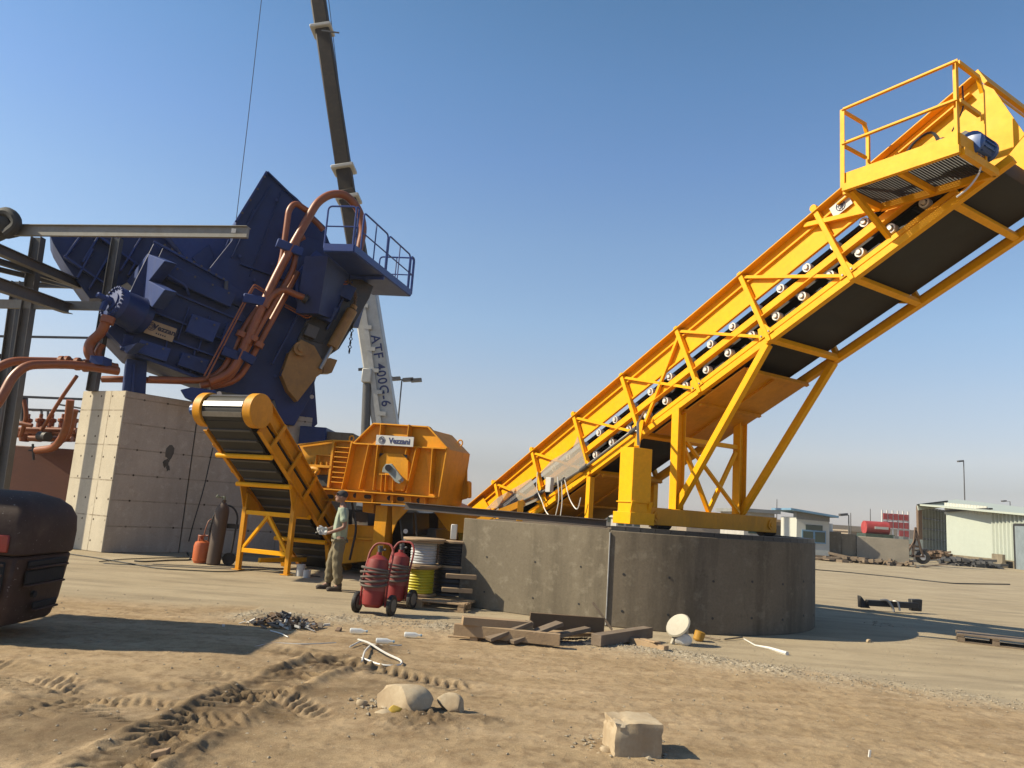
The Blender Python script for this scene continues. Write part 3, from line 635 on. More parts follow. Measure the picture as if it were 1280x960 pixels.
M_blkst=surf('bitumen_smear',(.12,.105,.085),.9,(.22,.19,.15),.7,bump=.2,bsc=30,var=.4)
stain([(212,566,.13),(208,578,.10),(210,585,.07)],c1,c2,1); stain([(272,584,.14),(274,592,.18),(268,600,.12),(280,596,.13)],c2+V((.02,.14,0)),c3,2)
# ================================================================ tilted blue machine
AB=math.radians(30); DM=V((math.cos(AB),math.sin(AB),0)); NB=V((math.sin(AB),-math.cos(AB),0)); PB=V((-9.39,18.47,0))-NB*.75; ZV=V((0,0,1))
def B(px,py,k=0): return hit(px,py,PB+NB*k,NB)
bm_=thing('shear_baler',B(260,400)-NB*1.0-ZV*3,'huge tilted dark blue shear machine with copper coloured pipes on the concrete block','machine')
def bpoly(name,px,k,th,mat=M_blud,parent=bm_,bevel=.012,label=None):
    mb=MB(); mb.prism([B(x,y,k) for x,y in px],-NB*th); o=mb.build(name,mat,parent,bevel=bevel,smooth=False)
    if label: o['label']=label
    return o
def bbar(name,a_,b_,k,w,h,mat=M_blud,parent=bm_):
    mb=MB(); mb.bar(B(*a_,k),B(*b_,k),w,h,NB); return mb.build(name,mat,parent,bevel=.006)
def bpipe(name,px,k,r,mat=M_cop,parent=bm_,rnd=.35,seg=12):
    mb=MB(); mb.tube([B(x,y,k) for x,y in px],r,seg,rnd=rnd); return mb.build(name,mat,parent)
# charge box behind with ribs
tr=bpoly('charge_box',[(62,292),(66,303),(80,327),(95,349),(112,373),(126,373),(160,352),(200,330),(300,340),(300,288)],-1.0,1.6,M_blud)
for a_,b_ in (((105,290),(82,322)),((127,290),(103,329)),((116,312),(97,348)),((141,312),(112,361)),((160,345),(170,328)),((181,290),(150,340)),((300,288),(270,330)),((148,291),(132,350))):
    bbar('box_rib',a_,b_,-.88,.05,.24,M_blu,tr)  # lighter blue paints an edge highlight onto the ribs
bbar('box_rib',(80,321),(134,357),-.88,.05,.24,M_blu,tr); bbar('box_rib',(118,292),(172,332),-.88,.05,.24,M_blu,tr)  # same painted highlight on the lengthwise ribs
bpoly('chute_cover',[(205,288),(300,288),(284,350),(232,322)],-.5,.8,M_blu)
bpoly('chute_gusset',[(262,305),(240,322),(262,350),(276,345)],-.42,.07,M_blud)
bbar('gusset_rib',(286,300),(262,352),-.36,.04,.12,M_blu)
# high wall and main frame
pw=bpoly('press_wall',[(333,215),(372,248),(404,282),(412,303),(404,335),(380,395),(330,440),(285,400),(262,335),(290,300),(295,277)],0,2.2,M_blud)
bbar('edge_flange',(333,215),(295,277),.06,.06,.14,M_blu,pw); bbar('edge_flange',(334,215),(408,287),.04,.05,.10,M_blud,pw); bbar('edge_flange',(338,233),(300,296),.05,.04,.08,M_blud,pw)
for x,y in ((331,221),(322,236),(313,250),(303,266)): 
    mb=MB(); mb.cyl(B(x,y,.05),B(x,y,.16),.035,seg=6); mb.build('bolt',M_gry,pw)
sf=bpoly('shear_frame',[(380,296),(412,303),(442,330),(455,352),(446,380),(420,425),(396,470),(386,500),(368,532),(352,530),(343,500),(268,488),(262,470),(290,430),(335,400)],.12,2.0,M_blud)
bpoly('shear_head',[(420,330),(467,358),(462,372),(440,410),(424,436),(400,452),(372,425),(398,370)],.25,1.7,surf('oily_dark_steel',(.05,.05,.055),.4,(.16,.10,.06),.6,bump=.1))
bpoly('cover_plate',[(372,340),(395,312),(424,335),(432,352),(400,372),(386,392),(372,372)],.35,.25,M_blu)
bpoly('frame_foot',[(360,478),(393,474),(397,530),(366,556),(352,540)],-.25,1.4,M_blud)
for x,y in ((390,496),(385,526),(274,492)): 
    mb=MB(); k_=-.24 if x>300 else .98; mb.cyl(B(x,y,k_),B(x,y,k_+.012),.06,seg=14); mb.build('lug_hole',M_ivo,bm_)
for i_,(pp,k_) in enumerate((([(408,378),(424,386),(414,404),(398,396)],.5),([(386,404),(400,410),(394,424),(380,418)],.45),([(430,352),(446,360),(438,376),(422,368)],.5))): bpoly('head_block',pp,k_,.3,M_blud if i_!=1 else M_gry)
for a_,b_ in (((415,345),(385,400)),((440,352),(408,412)),((372,395),(340,455)),((398,372),(420,384)),((350,470),(372,430))): bbar('head_rib',a_,b_,.34,.05,.14,M_blud)
bpoly('open_gap',[(392,392),(418,402),(404,430),(380,424),(384,404)],.27,.04,M_blk)
for x,y in ((346,250),(352,290),(340,330),(300,320),(318,350),(360,440),(344,470),(372,460)):
    mb=MB(); mb.cyl(B(x,y,.0),B(x,y,.20),.045,seg=8); mb.build('frame_bolt',M_blu,bm_)
bbar('wall_rib',(318,262),(290,322),.04,.04,.08,M_blud,pw); bbar('wall_rib',(300,330),(392,362),.04,.05,.10,M_blud,pw); bbar('wall_rib',(352,240),(312,345),.03,.03,.06,M_blud,pw)
bpoly('lifting_lug',[(226,487),(240,484),(270,488),(272,500),(246,504),(232,497)],.95,.12,M_blu)
# cylinder housing
def apoly(name,px,x0,y0,k,N_,th,mat,parent):
    P_=B(x0,y0,k); N_=V(N_).normalized(); mb=MB(); mb.prism([hit(x,y,P_,N_) for x,y in px],-N_*th); return mb.build(name,mat,parent,bevel=.01,smooth=False)
hs=bpoly('cylinder_housing',[(192,304),(306,368),(326,395),(296,450),(266,480),(160,441),(134,414),(150,392),(168,352)],.55,2.0,M_blud)
bpoly('housing_cover',[(205,306),(283,350),(306,368),(300,384),(206,338),(196,326)],.72,.22,M_blud,hs)
bpoly('housing_step',[(200,336),(298,384),(310,402),(298,430),(186,388),(186,360)],.66,.16,M_blud,hs)
apoly('end_plate',[(184,317),(206,326),(186,351),(206,362),(190,384),(158,352)],190,350,1.05,(-.72,-.69,-.02),.30,M_blu,hs)
apoly('end_plate',[(192,366),(203,362),(196,374),(184,382)],192,366,.8,(-.72,-.62,.30),.06,M_blu,hs)
apoly('end_plate',[(134,408),(157,418),(152,434),(172,428),(158,442),(128,412)],158,430,.85,(-.72,-.69,-.02),.20,M_blu,hs)
for a_,b_ in (((186,388),(298,432)),((176,412),(286,452)),((206,362),(302,402))): bbar('long_rib',a_,b_,.68,.04,.16,M_blu,hs)  # edge highlight of these ribs is put into their lighter blue
for a_,b_ in (((236,384),(222,424)),((262,395),(247,440)),((284,404),(270,452)),((210,420),(204,452)),((244,436),(238,466))): bbar('cross_rib',a_,b_,.67,.03,.12,M_blu,hs)  # cross ribs carry the painted highlight too
bbar('bottom_flange',(150,436),(266,480),.62,.08,.25,M_blud,hs)
bbar('top_flange_strip',(192,302),(284,352),.80,.05,.08,M_blu,hs)
for i in range(9):
    x=206+i*9.2; y=306+i*5.3; mb=MB(); mb.cyl(B(x,y,.78),B(x,y,.86),.03,seg=6); mb.build('bolt',M_gry,hs)
mb=MB(); mb.tube([B(192,350,.8),B(200,344,.98),B(206,342,.98),B(232,357,.98),B(236,368,.8)],.035,8,rnd=.1); mb.build('grab_handle',M_blu,hs)
mb=MB(); mb.tube([B(283,352,.8),B(282,368,.9),B(279,379,.8)],.05,8,rnd=.1); mb.build('hinge_arm',M_gry,hs)
for pts_,k1,t1,m1 in (([(214,330),(296,368),(288,384),(208,348)],.95,.22,M_blud),([(240,392),(276,404),(266,428),(232,414)],.92,.24,M_blu),([(282,408),(300,415),(288,446),(272,438)],.88,.2,M_blud),([(176,424),(214,436),(208,452),(170,440)],.84,.2,M_blu),([(228,440),(262,450),(256,468),(222,456)],.84,.2,M_blud)): bpoly('stepped_box',pts_,k1,t1,m1,hs)
for x_,y_ in ((222,336),(244,346),(266,356),(286,366),(246,398),(268,406),(184,430),(204,436),(236,446),(252,452)):
    mb=MB(); mb.cyl(B(x_,y_,.9),B(x_,y_,1.0),.028,seg=6); mb.build('box_bolt',M_gry,hs)
# big cylinder with bolted flange
ax=V((-.55,-.78,.22)).normalized(); fc=B(141,378,1.05)
mb=MB(); mb.lathe(fc-ax*1.7,ax,[(.44,.85),(.48,1.05),(.45,1.1),(.44,1.3),(.40,1.55)],32); mb.build('cylinder_barrel',M_blud,hs)
fl=MB(); fl.lathe(fc-ax*.16,ax,[(.3,0),(.43,.0),(.43,.13),(.40,.15),(.24,.16),(.24,.20),(.10,.21),(.10,.34)],36); flo=fl.build('cylinder_flange',M_blu,hs)
_s=ax.cross(ZV).normalized(); _t=_s.cross(ax)
mb=MB()
for i in range(24):
    a1=2*math.pi*i/24; q=fc+(_s*math.cos(a1)+_t*math.sin(a1))*.40; mb.cyl(q-ax*.02,q+ax*.05,.032,seg=6)
tag(mb.build('bolt_ring',M_blu,hs),kind='stuff') if False else mb.build('bolt_ring',M_blu,hs)
mb=MB(); mb.box(fc+ax*.16-_t*.12,_s*.07,_t*.18,ax*.05); mb.cyl(fc+ax*.1,fc+ax*.4,.07); mb.build('valve_block',M_blu,hs,bevel=.01)
# name plate
npx=[(187.5,399),(222.5,411),(214,428),(178,415.6)]; k_=.78
q=[B(x,y,k_) for x,y in npx]; xa=((q[1]-q[0])+(q[2]-q[3])).normalized(); na=-(xa.cross((q[0]-q[3]).normalized())); za_=xa.cross(na) ; za_=-za_ if za_.z<0 else za_
cc=sum(q,V())/4; Wn=((q[1]-q[0]).length+(q[2]-q[3]).length)/2; Hn=((q[0]-q[3]).length+(q[1]-q[2]).length)/2*.95
M_tan=surf('tan_sign',(.50,.38,.24),.6,(.3,.2,.12),.35,bump=0); M_dark=surf('dark_ink',(.03,.035,.07),.6,da=.1,bump=0)
npm=MB(); npm.box(cc,xa*Wn/2,za_*Hn/2,NB*.012); np_=npm.build('name_plate',M_tan,bm_)
text_mesh('Vezzani',Hn*.52,.004,np_,cc+NB*.016+xa*Wn*.14+za_*Hn*.12,xa,za_,M_dark,bold=.006)
text_mesh('SHEAR  BALER',Hn*.17,.003,np_,cc+NB*.016+xa*Wn*.10-za_*Hn*.26,xa,za_,M_dark) if False else None
ringmark(cc-xa*Wn*.33+za_*Hn*.08+NB*.014,xa,za_,NB,Hn*.27,np_)
mb=MB(); 
for i in range(5): mb.bar(cc+NB*.014+xa*Wn*(-.12+i*.075)-za_*Hn*.28,cc+NB*.014+xa*Wn*(-.075+i*.075)-za_*Hn*.28,.003,Hn*.10,za_)
mb.build('small_marks',M_dark,np_)
# leg on the block
bpoly('support_leg',[(159,448),(184,452),(182,494),(154,491)],.30,.75,M_blu,bevel=.01)
bbar('leg_gusset',(168,455),(166,490),.34,.05,.10,M_blu)
# ochre clamp, cylinder, rod, chain
M_och=surf('ochre_paint',(.42,.22,.045),.45,(.12,.08,.05),.5,bump=.08)
cl=bpoly('clamp_arm',[(376,424),(393,432),(404,452),(403,466),(396,471),(372,502),(360,488),(352,468),(362,440)],.45,.5,M_och)
mb=MB(); mb.lathe(B(374,437,.4),NB,[(.20,0),(.20,.2),(.10,.2),(.10,.26)],18); mb.build('clamp_pivot',M_och,cl)
bpoly('clamp_bracket',[(404,453),(412,447),(422,450),(415,466),(404,466)],.3,.4,M_och)
mb=MB(); mb.cyl(B(440,388,.5),B(415,434,.5),.16,seg=18); mb.cyl(B(441,386,.5),B(443,382,.5),.10,seg=10); oc=mb.build('clamp_cylinder',M_och,bm_)
mb=MB(); mb.cyl(B(415,434,.5),B(400,461,.5),.055,seg=12); mb.build('piston_rod',M_stl,oc)
mb=MB()
for i in range(9): 
    p_=B(441.5-i*.6,398+i*5.1,.3); mb.tube([p_+ZV*.07,p_+(DM if i%2 else NB)*.045,p_-ZV*.07,p_-(DM if i%2 else NB)*.045],.018,5,closed=True)
mb.build('hanging_chain',M_blk,bm_)
mb=MB()
for i in range(16): 
    t_=i/15; p_=B(431+t_*12+6*math.sin(t_*3.1),349+t_*30,.42); mb.tube([p_+ZV*.07,p_+(DM if i%2 else NB)*.045,p_-ZV*.07,p_-(DM if i%2 else NB)*.045],.018,5,closed=True)
mb.build('slack_chain',surf('rusty_chain',(.22,.13,.07),.6),bm_)
# pipes
bpipe('main_pipe',[(262,478),(290,466),(320,400),(345,345),(375,290),(397,252),(414,242),(432,243),(448,260),(455,285),(448,315)],.95,.115,rnd=.9)
bpipe('pressure_pipe',[(186,474),(258,476),(280,462),(306,408),(333,372),(352,330),(356,300),(361,262),(369,253),(385,264)],.80,.085)
bpipe('pressure_pipe',[(250,482),(286,476),(322,412),(350,366),(368,335),(371,300),(380,296)],.85,.085)
bpipe('pressure_pipe',[(262,484),(298,476),(330,418),(352,378),(372,340)],.72,.085)
bpipe('elbow_pipe',[(331,384),(340,368),(355,361),(369,368),(380,372)],1.0,.09)
mb=MB(); mb.cyl(B(380,372,1.0),B(384,375,1.0),.13); mb.build('pipe_flange',M_blk,bm_)
bpipe('elbow_pipe',[(383,268),(398,280),(404,288)],.5,.08)
for o_ in (0,3.2): bpipe('thin_line',[(255+o_,470+o_),(305+o_,376),(318,355+o_),(336,366+o_)],.98,.022,rnd=.06,seg=6)
for o_ in (0,3.2): bpipe('thin_line',[(356,380+o_),(384,395+o_),(400+o_,385),(420+o_*.5,352+o_),(434,352+o_)],.5,.022,rnd=.08,seg=6)
for x0,y0,x1,y1 in ((346,303,378,316),(304,372,334,378),(296,440,318,452),(278,438,300,446)): 
    mb=MB(); mb.bar(B(x0,y0,1.0),B(x1,y1,1.0),.24,.12,NB); mb.build('pipe_clamp',M_blu if y0<400 else M_blud,bm_,bevel=.015)
for x,y in ((303,415),(310,423),(318,420),(325,428)): 
    mb=MB(); mb.cyl(B(x,y,.95),B(x-3,y+6,.95),.13,seg=14); mb.build('pipe_coupling',M_cop,bm_)
# walkway platform with blue railing
zp=8.2; pA,pB,pC,pD=[G(x,y,zp) for x,y in ((405,310),(442,311),(513,367),(466,365))]
wk=MB(); wk.prism([pA,pB,pC,pD],(0,0,-.10)); wk.bar(pA-V((0,0,-.02)),pB-V((0,0,-.02)),.06,.20); wk.bar(pB+V((0,0,.02)),pC+V((0,0,.02)),.06,.20); wk.bar((pA+pD)/2-V((0,0,.16)),(pB+pC)/2-V((0,0,.16)),.08,.10)
wo=wk.build('walkway',M_rail,bm_,bevel=.004)
mb=MB(); mb.prism([pA+(pD-pA)*.08+V((0,0,-.12)),pA+(pD-pA)*.9+V((0,0,-.12)),pA+(pD-pA)*.9-ZV*1.3-(pB-pA).normalized()*.2,pA+(pD-pA)*.2-ZV*1.6-(pB-pA).normalized()*.3],(pB-pA)*-.8); mb.build('walkway_bracket',M_blud,wo)
rh=1.18
def rail(a_,b_,n,mids=(.52,),name='guard_rail'):
    mb=MB(); a_=V(a_); b_=V(b_); mb.tube([a_,a_+ZV*rh,b_+ZV*rh,b_],.026,7,rnd=.12)
    for m_ in mids: mb.tube([a_+ZV*rh*m_,b_+ZV*rh*m_],.02,6)
    for i in range(1,n): p_=a_+(b_-a_)*i/n; mb.tube([p_,p_+ZV*rh],.02,6)
    return mb.build(name,M_rail,wo)
rail(pA,pB-(pB-pA)*.04,1); L_=pC-pB
rail(pB+L_*.10,pB+L_*.50,2); rail(pB+L_*.52,pB+L_*.93,2); rail(pB+L_*.95,pC+(pC-pB)*.02,1); rail(pC,pC+(pD-pC)*.9,2); rail(pB-(pB-pA)*.04,pB+L_*.02,1)
# ================================================================ steel frame at the far left
zf=7.35; fa,fb=G(310,291,zf),G(-60,288,zf)
sfm=thing('steel_gantry',(-11.5,17.7,0),'unfinished grey steel frame of beams and posts left of the blue machine','steel frame')
M_stel=surf('light_beam_steel',(.33,.32,.29),.5,(.24,.18,.12),.5,bump=.1,metal=.1)
def sbeam(name,a_,b_,w=.2,h=.24,up=(0,0,1),mat=M_ste,t=.016):
    mb=MB(); mb.ibeam(a_,b_,w,h,t,up); return mb.build(name,mat,sfm)
mb=MB(); mb.bar(fa,fb,.09,.24); mb.bar(fa+V((0,.0,.128)),fb+V((0,0,.128)),.2,.014); mb.build('top_beam',M_stel,sfm); sbeam('column',YP(4,610,18.7)-V((0,0,1.6)),YP(48,297,18.7),.22,.26,(1,0,0))
sbeam('column',YP(115,489,18.95),YP(147,298,18.95),.2,.22,(1,0,0)); sbeam('column',YP(-6,560,20),YP(22,352,20),.2,.22,(1,0,0))
sbeam('column',YP(-20,640,22.0)-V((0,0,1)),YP(40,385,22.0),.14,.16,(1,0,0))
b1=YP(134,383,18.9); b2=YP(-40,379,18.6); mb=MB(); mb.bar(b1,b2,.09,.22); mb.build('cross_beam',M_stel,sfm)
sbeam('rafter',YP(-30,300,15.5),YP(100,356,19.6),.2,.22); sbeam('rafter',YP(-30,346,14.5),YP(86,386,18.8),.22,.26); sbeam('rafter',YP(-30,318,16.5),YP(96,357,21),.14,.14)
sbeam('rafter',YP(-30,330,17),YP(105,362,22),.12,.12)
sbeam('cross_beam',YP(-30,354,21),YP(112,358,22),.12,.14)
for y0,y1 in ((420,423),(453,462),(494,501),(510,516)): 
    mb=MB(); mb.bar(YP(-20,y0,26),YP(150,y1,27),.05,.08); mb.build('thin_purlin',M_ste,sfm)
mb=MB(); mb.bar(YP(70,505,23),YP(110,512,23),.05,.05); mb.build('thin_purlin',M_ste,sfm)
mb=MB(); mb.box(fa+(fb-fa).normalized()*.32+V((0.02,-.13,.0)),V((.05,0,0)),V((0,.003,0)),V((0,0,.05))); mb.build('white_tag',M_whi,sfm)
# tarpaulin bundle on the beam
tb=MB(); tb.rock(YP(8,281,17.3),.42,.35,.33,5,3,.6); tb.rock(YP(-14,290,17.3),.5,.4,.28,8,3,.6); tb.tube([YP(-10,270,17.1),YP(12,263,17.0),YP(24,280,17.0),YP(8,292,17.1)],.12,10,rnd=.2)
o=tb.build('tarp_bundle',surf('dark_tarp',(.045,.05,.055),.7,(.12,.11,.1),.4,bump=.3,bsc=12),None); tag(o,'dark bundled tarpaulin lying on the left end of the top steel beam','tarpaulin')
# copper pipes running left
pp=thing('pipe_run',(-10.5,17.3,4),'pair of copper coloured hydraulic pipes running left past the steel post','pipes')
def ypipe(name,pts,r,parent,mat=M_cop,rnd=.4):
    mb=MB(); mb.tube([YP(*p_) for p_ in pts],r,12,rnd=rnd); return mb.build(name,mat,parent)
ypipe('upper_pipe',[(-40,490,16.2),(-8,462,16.4),(14,451,16.6),(80,452,17.2),(120,456,17.6),(146,459,18)],.095,pp)
ypipe('lower_pipe',[(-40,545,15.8),(-2,505,16),(16,470,16.2),(34,456,16.4),(90,455,17.1),(148,464,17.9)],.10,pp)
ypipe('riser_pipe',[(135,396,17.7),(127,416,17.7),(112,428,17.7),(110,441,17.7),(118,452,17.8),(146,461,18)],.115,pp,rnd=.5)
ypipe('short_pipe',[(128,430,18),(120,442,18),(132,456,18.1)],.08,pp)
ypipe('rear_pipe',[(128,474,20),(150,474,20),(275,478,21.5)],.09,pp)
for x,y,yy in ((77,453,17.15),(84,453,17.2),(97,455,17.3),(107,457,17.4)): mb=MB(); mb.cyl(YP(x-2,y,yy),YP(x+2.5,y,yy),.15,seg=14); mb.build('pipe_coupling',M_cop,pp)
mb=MB(); mb.box(YP(126,452,17.6),(.16,0,0),(0,.2,0),(0,0,.10)); mb.build('pipe_saddle',M_blu,pp,bevel=.01)
mb=MB(); mb.cyl(YP(133,404,17.68),YP(136,396,17.7),.16,seg=16); mb.build('pipe_flange',M_cop,pp)
# hydraulic power unit behind the block
hu=thing('hydraulic_unit',(-12.6,22,0),'brown hydraulic oil tank with copper pumps and pipes behind the pale block','power unit')
mb=MB(); ta,tb_=YP(-60,562,21.5),YP(92,562,21.5); mb.abox(-15.2,21.3,0,-11.2,24,tb_.z); mb.build('oil_tank',M_pri,hu,bevel=.02)
rr=random.Random(4)
for x in (30,46,60,74,88):
    q=YP(x,552,21.9); mb=MB(); mb.lathe(q,ZV,[(.12,0),(.15,.1),(.15,.35),(.09,.4),(.09,.55),(.13,.57),(.13,.66),(.05,.68),(.05,.8)],12); mb.box(q+V((0,0,.3)),(.2,0,0),(0,.18,0),(0,0,.1)); mb.cyl(q+V((-.25,0,.2)),q+V((.25,0,.2)),.1); mb.build('pump_body',M_cop,hu,bevel=.01)
for a_,b_,r_ in (((20,536,21.6),(95,538,21.6),.06),((36,548,21.4),(90,549,21.4),.08)): mb=MB(); mb.cyl(YP(*a_),YP(*b_),r_); mb.build('manifold_pipe',M_cop,hu)
for pts,r_ in (([(96,470,20.5),(75,500,20.8),(52,538,21.2)],.05),([(88,500,20),(84,535,20.2),(70,560,20.6),(46,563,21)],.10),([(95,512,21),(86,548,21.2),(66,556,21.4)],.07),([(30,500,21),(34,520,21),(26,545,21.3)],.06),([(6,540,21),(20,528,21),(40,532,21)],.06)):
    ypipe('copper_pipe',pts,r_,hu,rnd=.35)
mb=MB(); mb.cyl(YP(50,545,21.2),YP(60,546,21.0),.13); mb.build('filter_housing',M_blk,hu); mb=MB(); mb.cyl(YP(30,498,21.3),YP(30,526,21.3),.10); mb.build('accumulator',M_blk,hu)
mb=MB(); mb.cyl(YP(41,555,21.1),YP(42,575,21.1),.03,seg=6); mb.cyl(YP(36,563,21.1),YP(48,563,21.1),.025,seg=6); mb.build('tap_handle',M_blk,hu)
mb=MB(); mb.bar(YP(52,512,22),YP(52,536,22),.05,.05); mb.bar(YP(40,513,22),YP(64,513,22),.05,.05); mb.bar(YP(60,514,22),YP(60,536,22),.05,.05); mb.build('grey_bracket',M_ste,hu)
# ================================================================ forklift (only its tail is in the picture)
FX,FY=-4.85,7.7
fk=thing('forklift',(-6.4,8.2,0),'dark scuffed forklift tail with red reflector at the left edge','forklift')
M_fk=surf('forklift_paint',(.085,.050,.040),.62,(.20,.15,.11),.5,spec=.25,bump=.2,chip=(.35,.3,.28),var=.3)
# counterweight profile (plan corner chamfered), built from stacked rings
def ring(x1,y0,y1,ch,z): return [V((-7.4,y0,z)),V((x1-.09,y0,z)),V((x1-.03,y0+.02,z)),V((x1,y0+.07,z)),V((x1,y1-ch,z)),V((x1-ch*.3,y1-ch*.25,z)),V((x1-ch,y1,z)),V((-7.4,y1,z))]
def loft(mb,rings):
    n=len(rings[0]); vs=[p_ for r_ in rings for p_ in r_]; fs=[]
    for i in range(len(rings)-1):
        for j in range(n): fs.append((i*n+j,i*n+(j+1)%n,(i+1)*n+(j+1)%n,(i+1)*n+j))
    fs+= [tuple(range(n))[::-1],tuple(range((len(rings)-1)*n,len(rings)*n))]; mb.add(vs,fs)
xr=-4.80; yA,yB=7.85,8.98; ch=.22
mb=MB(); loft(mb,[ring(xr-.15,yA+.05,yB,ch,.14),ring(xr-.08,yA+.02,yB,ch,.34),ring(xr-.02,yA,yB,ch,.84)]); mb.build('counterweight_base',M_fk,fk,bevel=.02)
mb=MB(); loft(mb,[ring(xr-.0,yA-.02,yB,ch,.855),ring(xr+.01,yA-.02,yB,ch,1.08),ring(xr-.01,yA,yB,ch,1.24),ring(xr-.05,yA+.04,yB-.05,ch+.02,1.35),ring(xr-.14,yA+.12,yB-.14,ch+.04,1.43),ring(xr-.32,yA+.28,yB-.3,ch+.05,1.49)]); mb.build('counterweight',M_fk,fk,bevel=.02,seg=3)
mb=MB(); mb.box((xr-.24,yA-.03,.97),(.13,0,0),(0,.014,0),(0,0,.085)); o=mb.build('red_reflector',surf('red_lens',(.34,.03,.02),.3,(.15,.06,.04),.3,bump=0),fk,bevel=.01)
cA=V((xr-.012,yA+.08,0)); cB=V((xr-.012,yB-ch,0)); ce=(cB-cA).normalized(); cn=V((ce.y,-ce.x,0)); cL=(cB-cA).length
M_slot=surf('slot_black',(.008,.009,.012),.8,da=0,bump=0)
for z0_,z1_,u0,u1,tn in ((.735,.80,.12,.95,0),(.56,.70,.10,.92,0),(.30,.37,.35,.85,0)):
    mb=MB(); q0=cA+ce*cL*u0; q1=cA+ce*cL*u1; q0.z=(z0_+z1_)/2; q1.z=(z0_+z1_)/2+.01; mb.bar(q0+cn*.004,q1+cn*.004,.03,z1_-z0_); mb.build('air_slot',M_slot,fk,bevel=.012)
    mb=MB(); q0=q0+V((0,0,-(z1_-z0_)/2-.012)); q1=q1+V((0,0,-(z1_-z0_)/2-.012)); mb.bar(q0+cn*.015,q1+cn*.015,.05,.022); mb.build('slot_lip',M_fk,fk,bevel=.006)
mb=MB(); q=cA+ce*cL*.35+V((0,0,.45)); mb.cyl(q-cn*.02,q+cn*.012,.035,seg=14); mb.build('tow_hole',M_slot,fk)
mb=MB(); mb.bar(V((-7.3,yA-.01,.60)),V((xr-.12,yA-.01,.60)),.02,.38); mb.build('rear_grille',M_slot,fk,bevel=.01)
for k_ in range(4): mb=MB(); mb.bar(V((-7.3,yA-.025,.46+k_*.1)),V((xr-.13,yA-.025,.46+k_*.1)),.02,.02); mb.build('grille_bar',M_fk,fk)
mb=MB(); mb.abox(-9.4,yA+.1,.45,-7.0,yB+.3,1.15); mb.build('engine_hood',M_fk,fk,bevel=.04)
for y_ in (yA+.02,yB-.3): mb=MB(); mb.lathe((-6.6,y_,.36),(0,1,0),[(.16,0),(.36,0),(.36,.28),(.16,.28)],24); mb.build('tyre',M_rub,fk)
for y_ in (yA-.02,yB-.35): mb=MB(); mb.lathe((-8.9,y_,.45),(0,1,0),[(.2,0),(.45,0),(.45,.35),(.2,.35)],24); mb.build('tyre',M_rub,fk)
for x_ in (-6.75,-9.2):
    for y_ in (yA+.05,yB+.25): mb=MB(); mb.bar((x_-(.0 if x_<-8 else -.25),y_,1.15),(x_,y_,3.1),.08,.08,(0,1,0)); mb.build('guard_post',M_fk,fk)
mb=MB(); mb.abox(-9.4,yA-.2,3.08,-6.45,yB+.5,3.15); mb.build('overhead_guard',M_fk,fk,bevel=.01)
mb=MB(); mb.abox(-8.1,yA+.4,1.1,-7.6,yB-.4,1.25); mb.abox(-7.62,yA+.4,1.2,-7.5,yB-.4,1.75); mb.build('driver_seat',M_rub,fk,bevel=.04)
for y_ in (yA+.3,yB-.3): mb=MB(); mb.bar((-9.6,y_,.1),(-9.6,y_,2.9),.1,.14,(0,1,0)); mb.build('mast_rail',M_fk,fk)
# ================================================================ small discharge conveyor
SE=V((.933,-.359,0)).normalized(); SD=V((.359,.933,0)).normalized(); SF=G(358,719)
def S(t,a,z): return V((SF.x,SF.y,0))+SD*t+SE*a+V((0,0,z))     # a: 0 right side, -1.25 left side
sc=thing('discharge_conveyor',(-5.0,16.5,0),'short yellow slatted conveyor leaning up to the left on a braced yellow stand','conveyor')
SM=YEL
M_y3=M_yel2
sl_=(1.32-3.58)/(1.59+1.35); up=V((SD.x*1,SD.y*1,sl_)).normalized(); pn=up.cross(SE); pn=pn if pn.z>0 else -pn
T0=V(S(-1.52,0,3.23)); Ln=5.1
def Q(s,a,n): return T0+up*s+SE*a+pn*n
def spart(name,fn,mat=M_y3,bevel=.004,parent=sc):
    mb=MB(); fn(mb); return mb.build(name,mat,parent,bevel=bevel)
for a_,sg in ((0,1),(-1.25,-1)):
    spart('side_frame',lambda mb: (mb.bar(Q(.1,a_,.18),Q(Ln,a_,.18),.03,.30,pn),mb.bar(Q(.1,a_+sg*.04,.33),Q(Ln,a_+sg*.04,.33),.11,.02,pn),mb.bar(Q(.1,a_+sg*.04,.04),Q(Ln,a_+sg*.04,.04),.11,.02,pn),mb.bar(Q(.3,a_,-.16),Q(Ln,a_,-.16),.03,.26,pn),mb.bar(Q(.3,a_+sg*.04,-.28),Q(Ln,a_+sg*.04,-.28),.11,.02,pn)))
    for s_ in (.75,1.55,2.35,3.15): spart('side_post',lambda mb: mb.bar(Q(s_,a_+sg*.09,.34),Q(s_,a_+sg*.09,-.30),.04,.09,up))
    spart('end_guard',lambda mb: mb.lathe(Q(0,a_-(.0 if sg>0 else -.02)-.10*(1 if sg>0 else 0)-(0.1 if sg<0 else 0),0),SE,[(.30,0),(.345,.0),(.345,.20),(.32,.20),(.30,.17)] if 0 else [(.05,0.0),(.345,.0),(.345,.20),(.05,.20)],30),bevel=.01)
spart('side_groove',lambda mb: mb.bar(Q(.6,.012,.01),Q(Ln,.012,.01),.02,.035,pn),M_blk)
spart('gusset_plate',lambda mb: mb.prism([Q(1.75,.03,-.29),Q(3.0,.03,-.29),Q(2.5,.03,-.62),Q(2.3,.03,-.62)],SE*-.03))
spart('gusset_plate',lambda mb: mb.prism([Q(1.75,-1.28,-.29),Q(3.0,-1.28,-.29),Q(2.5,-1.28,-.62),Q(2.3,-1.28,-.62)],SE*.03))
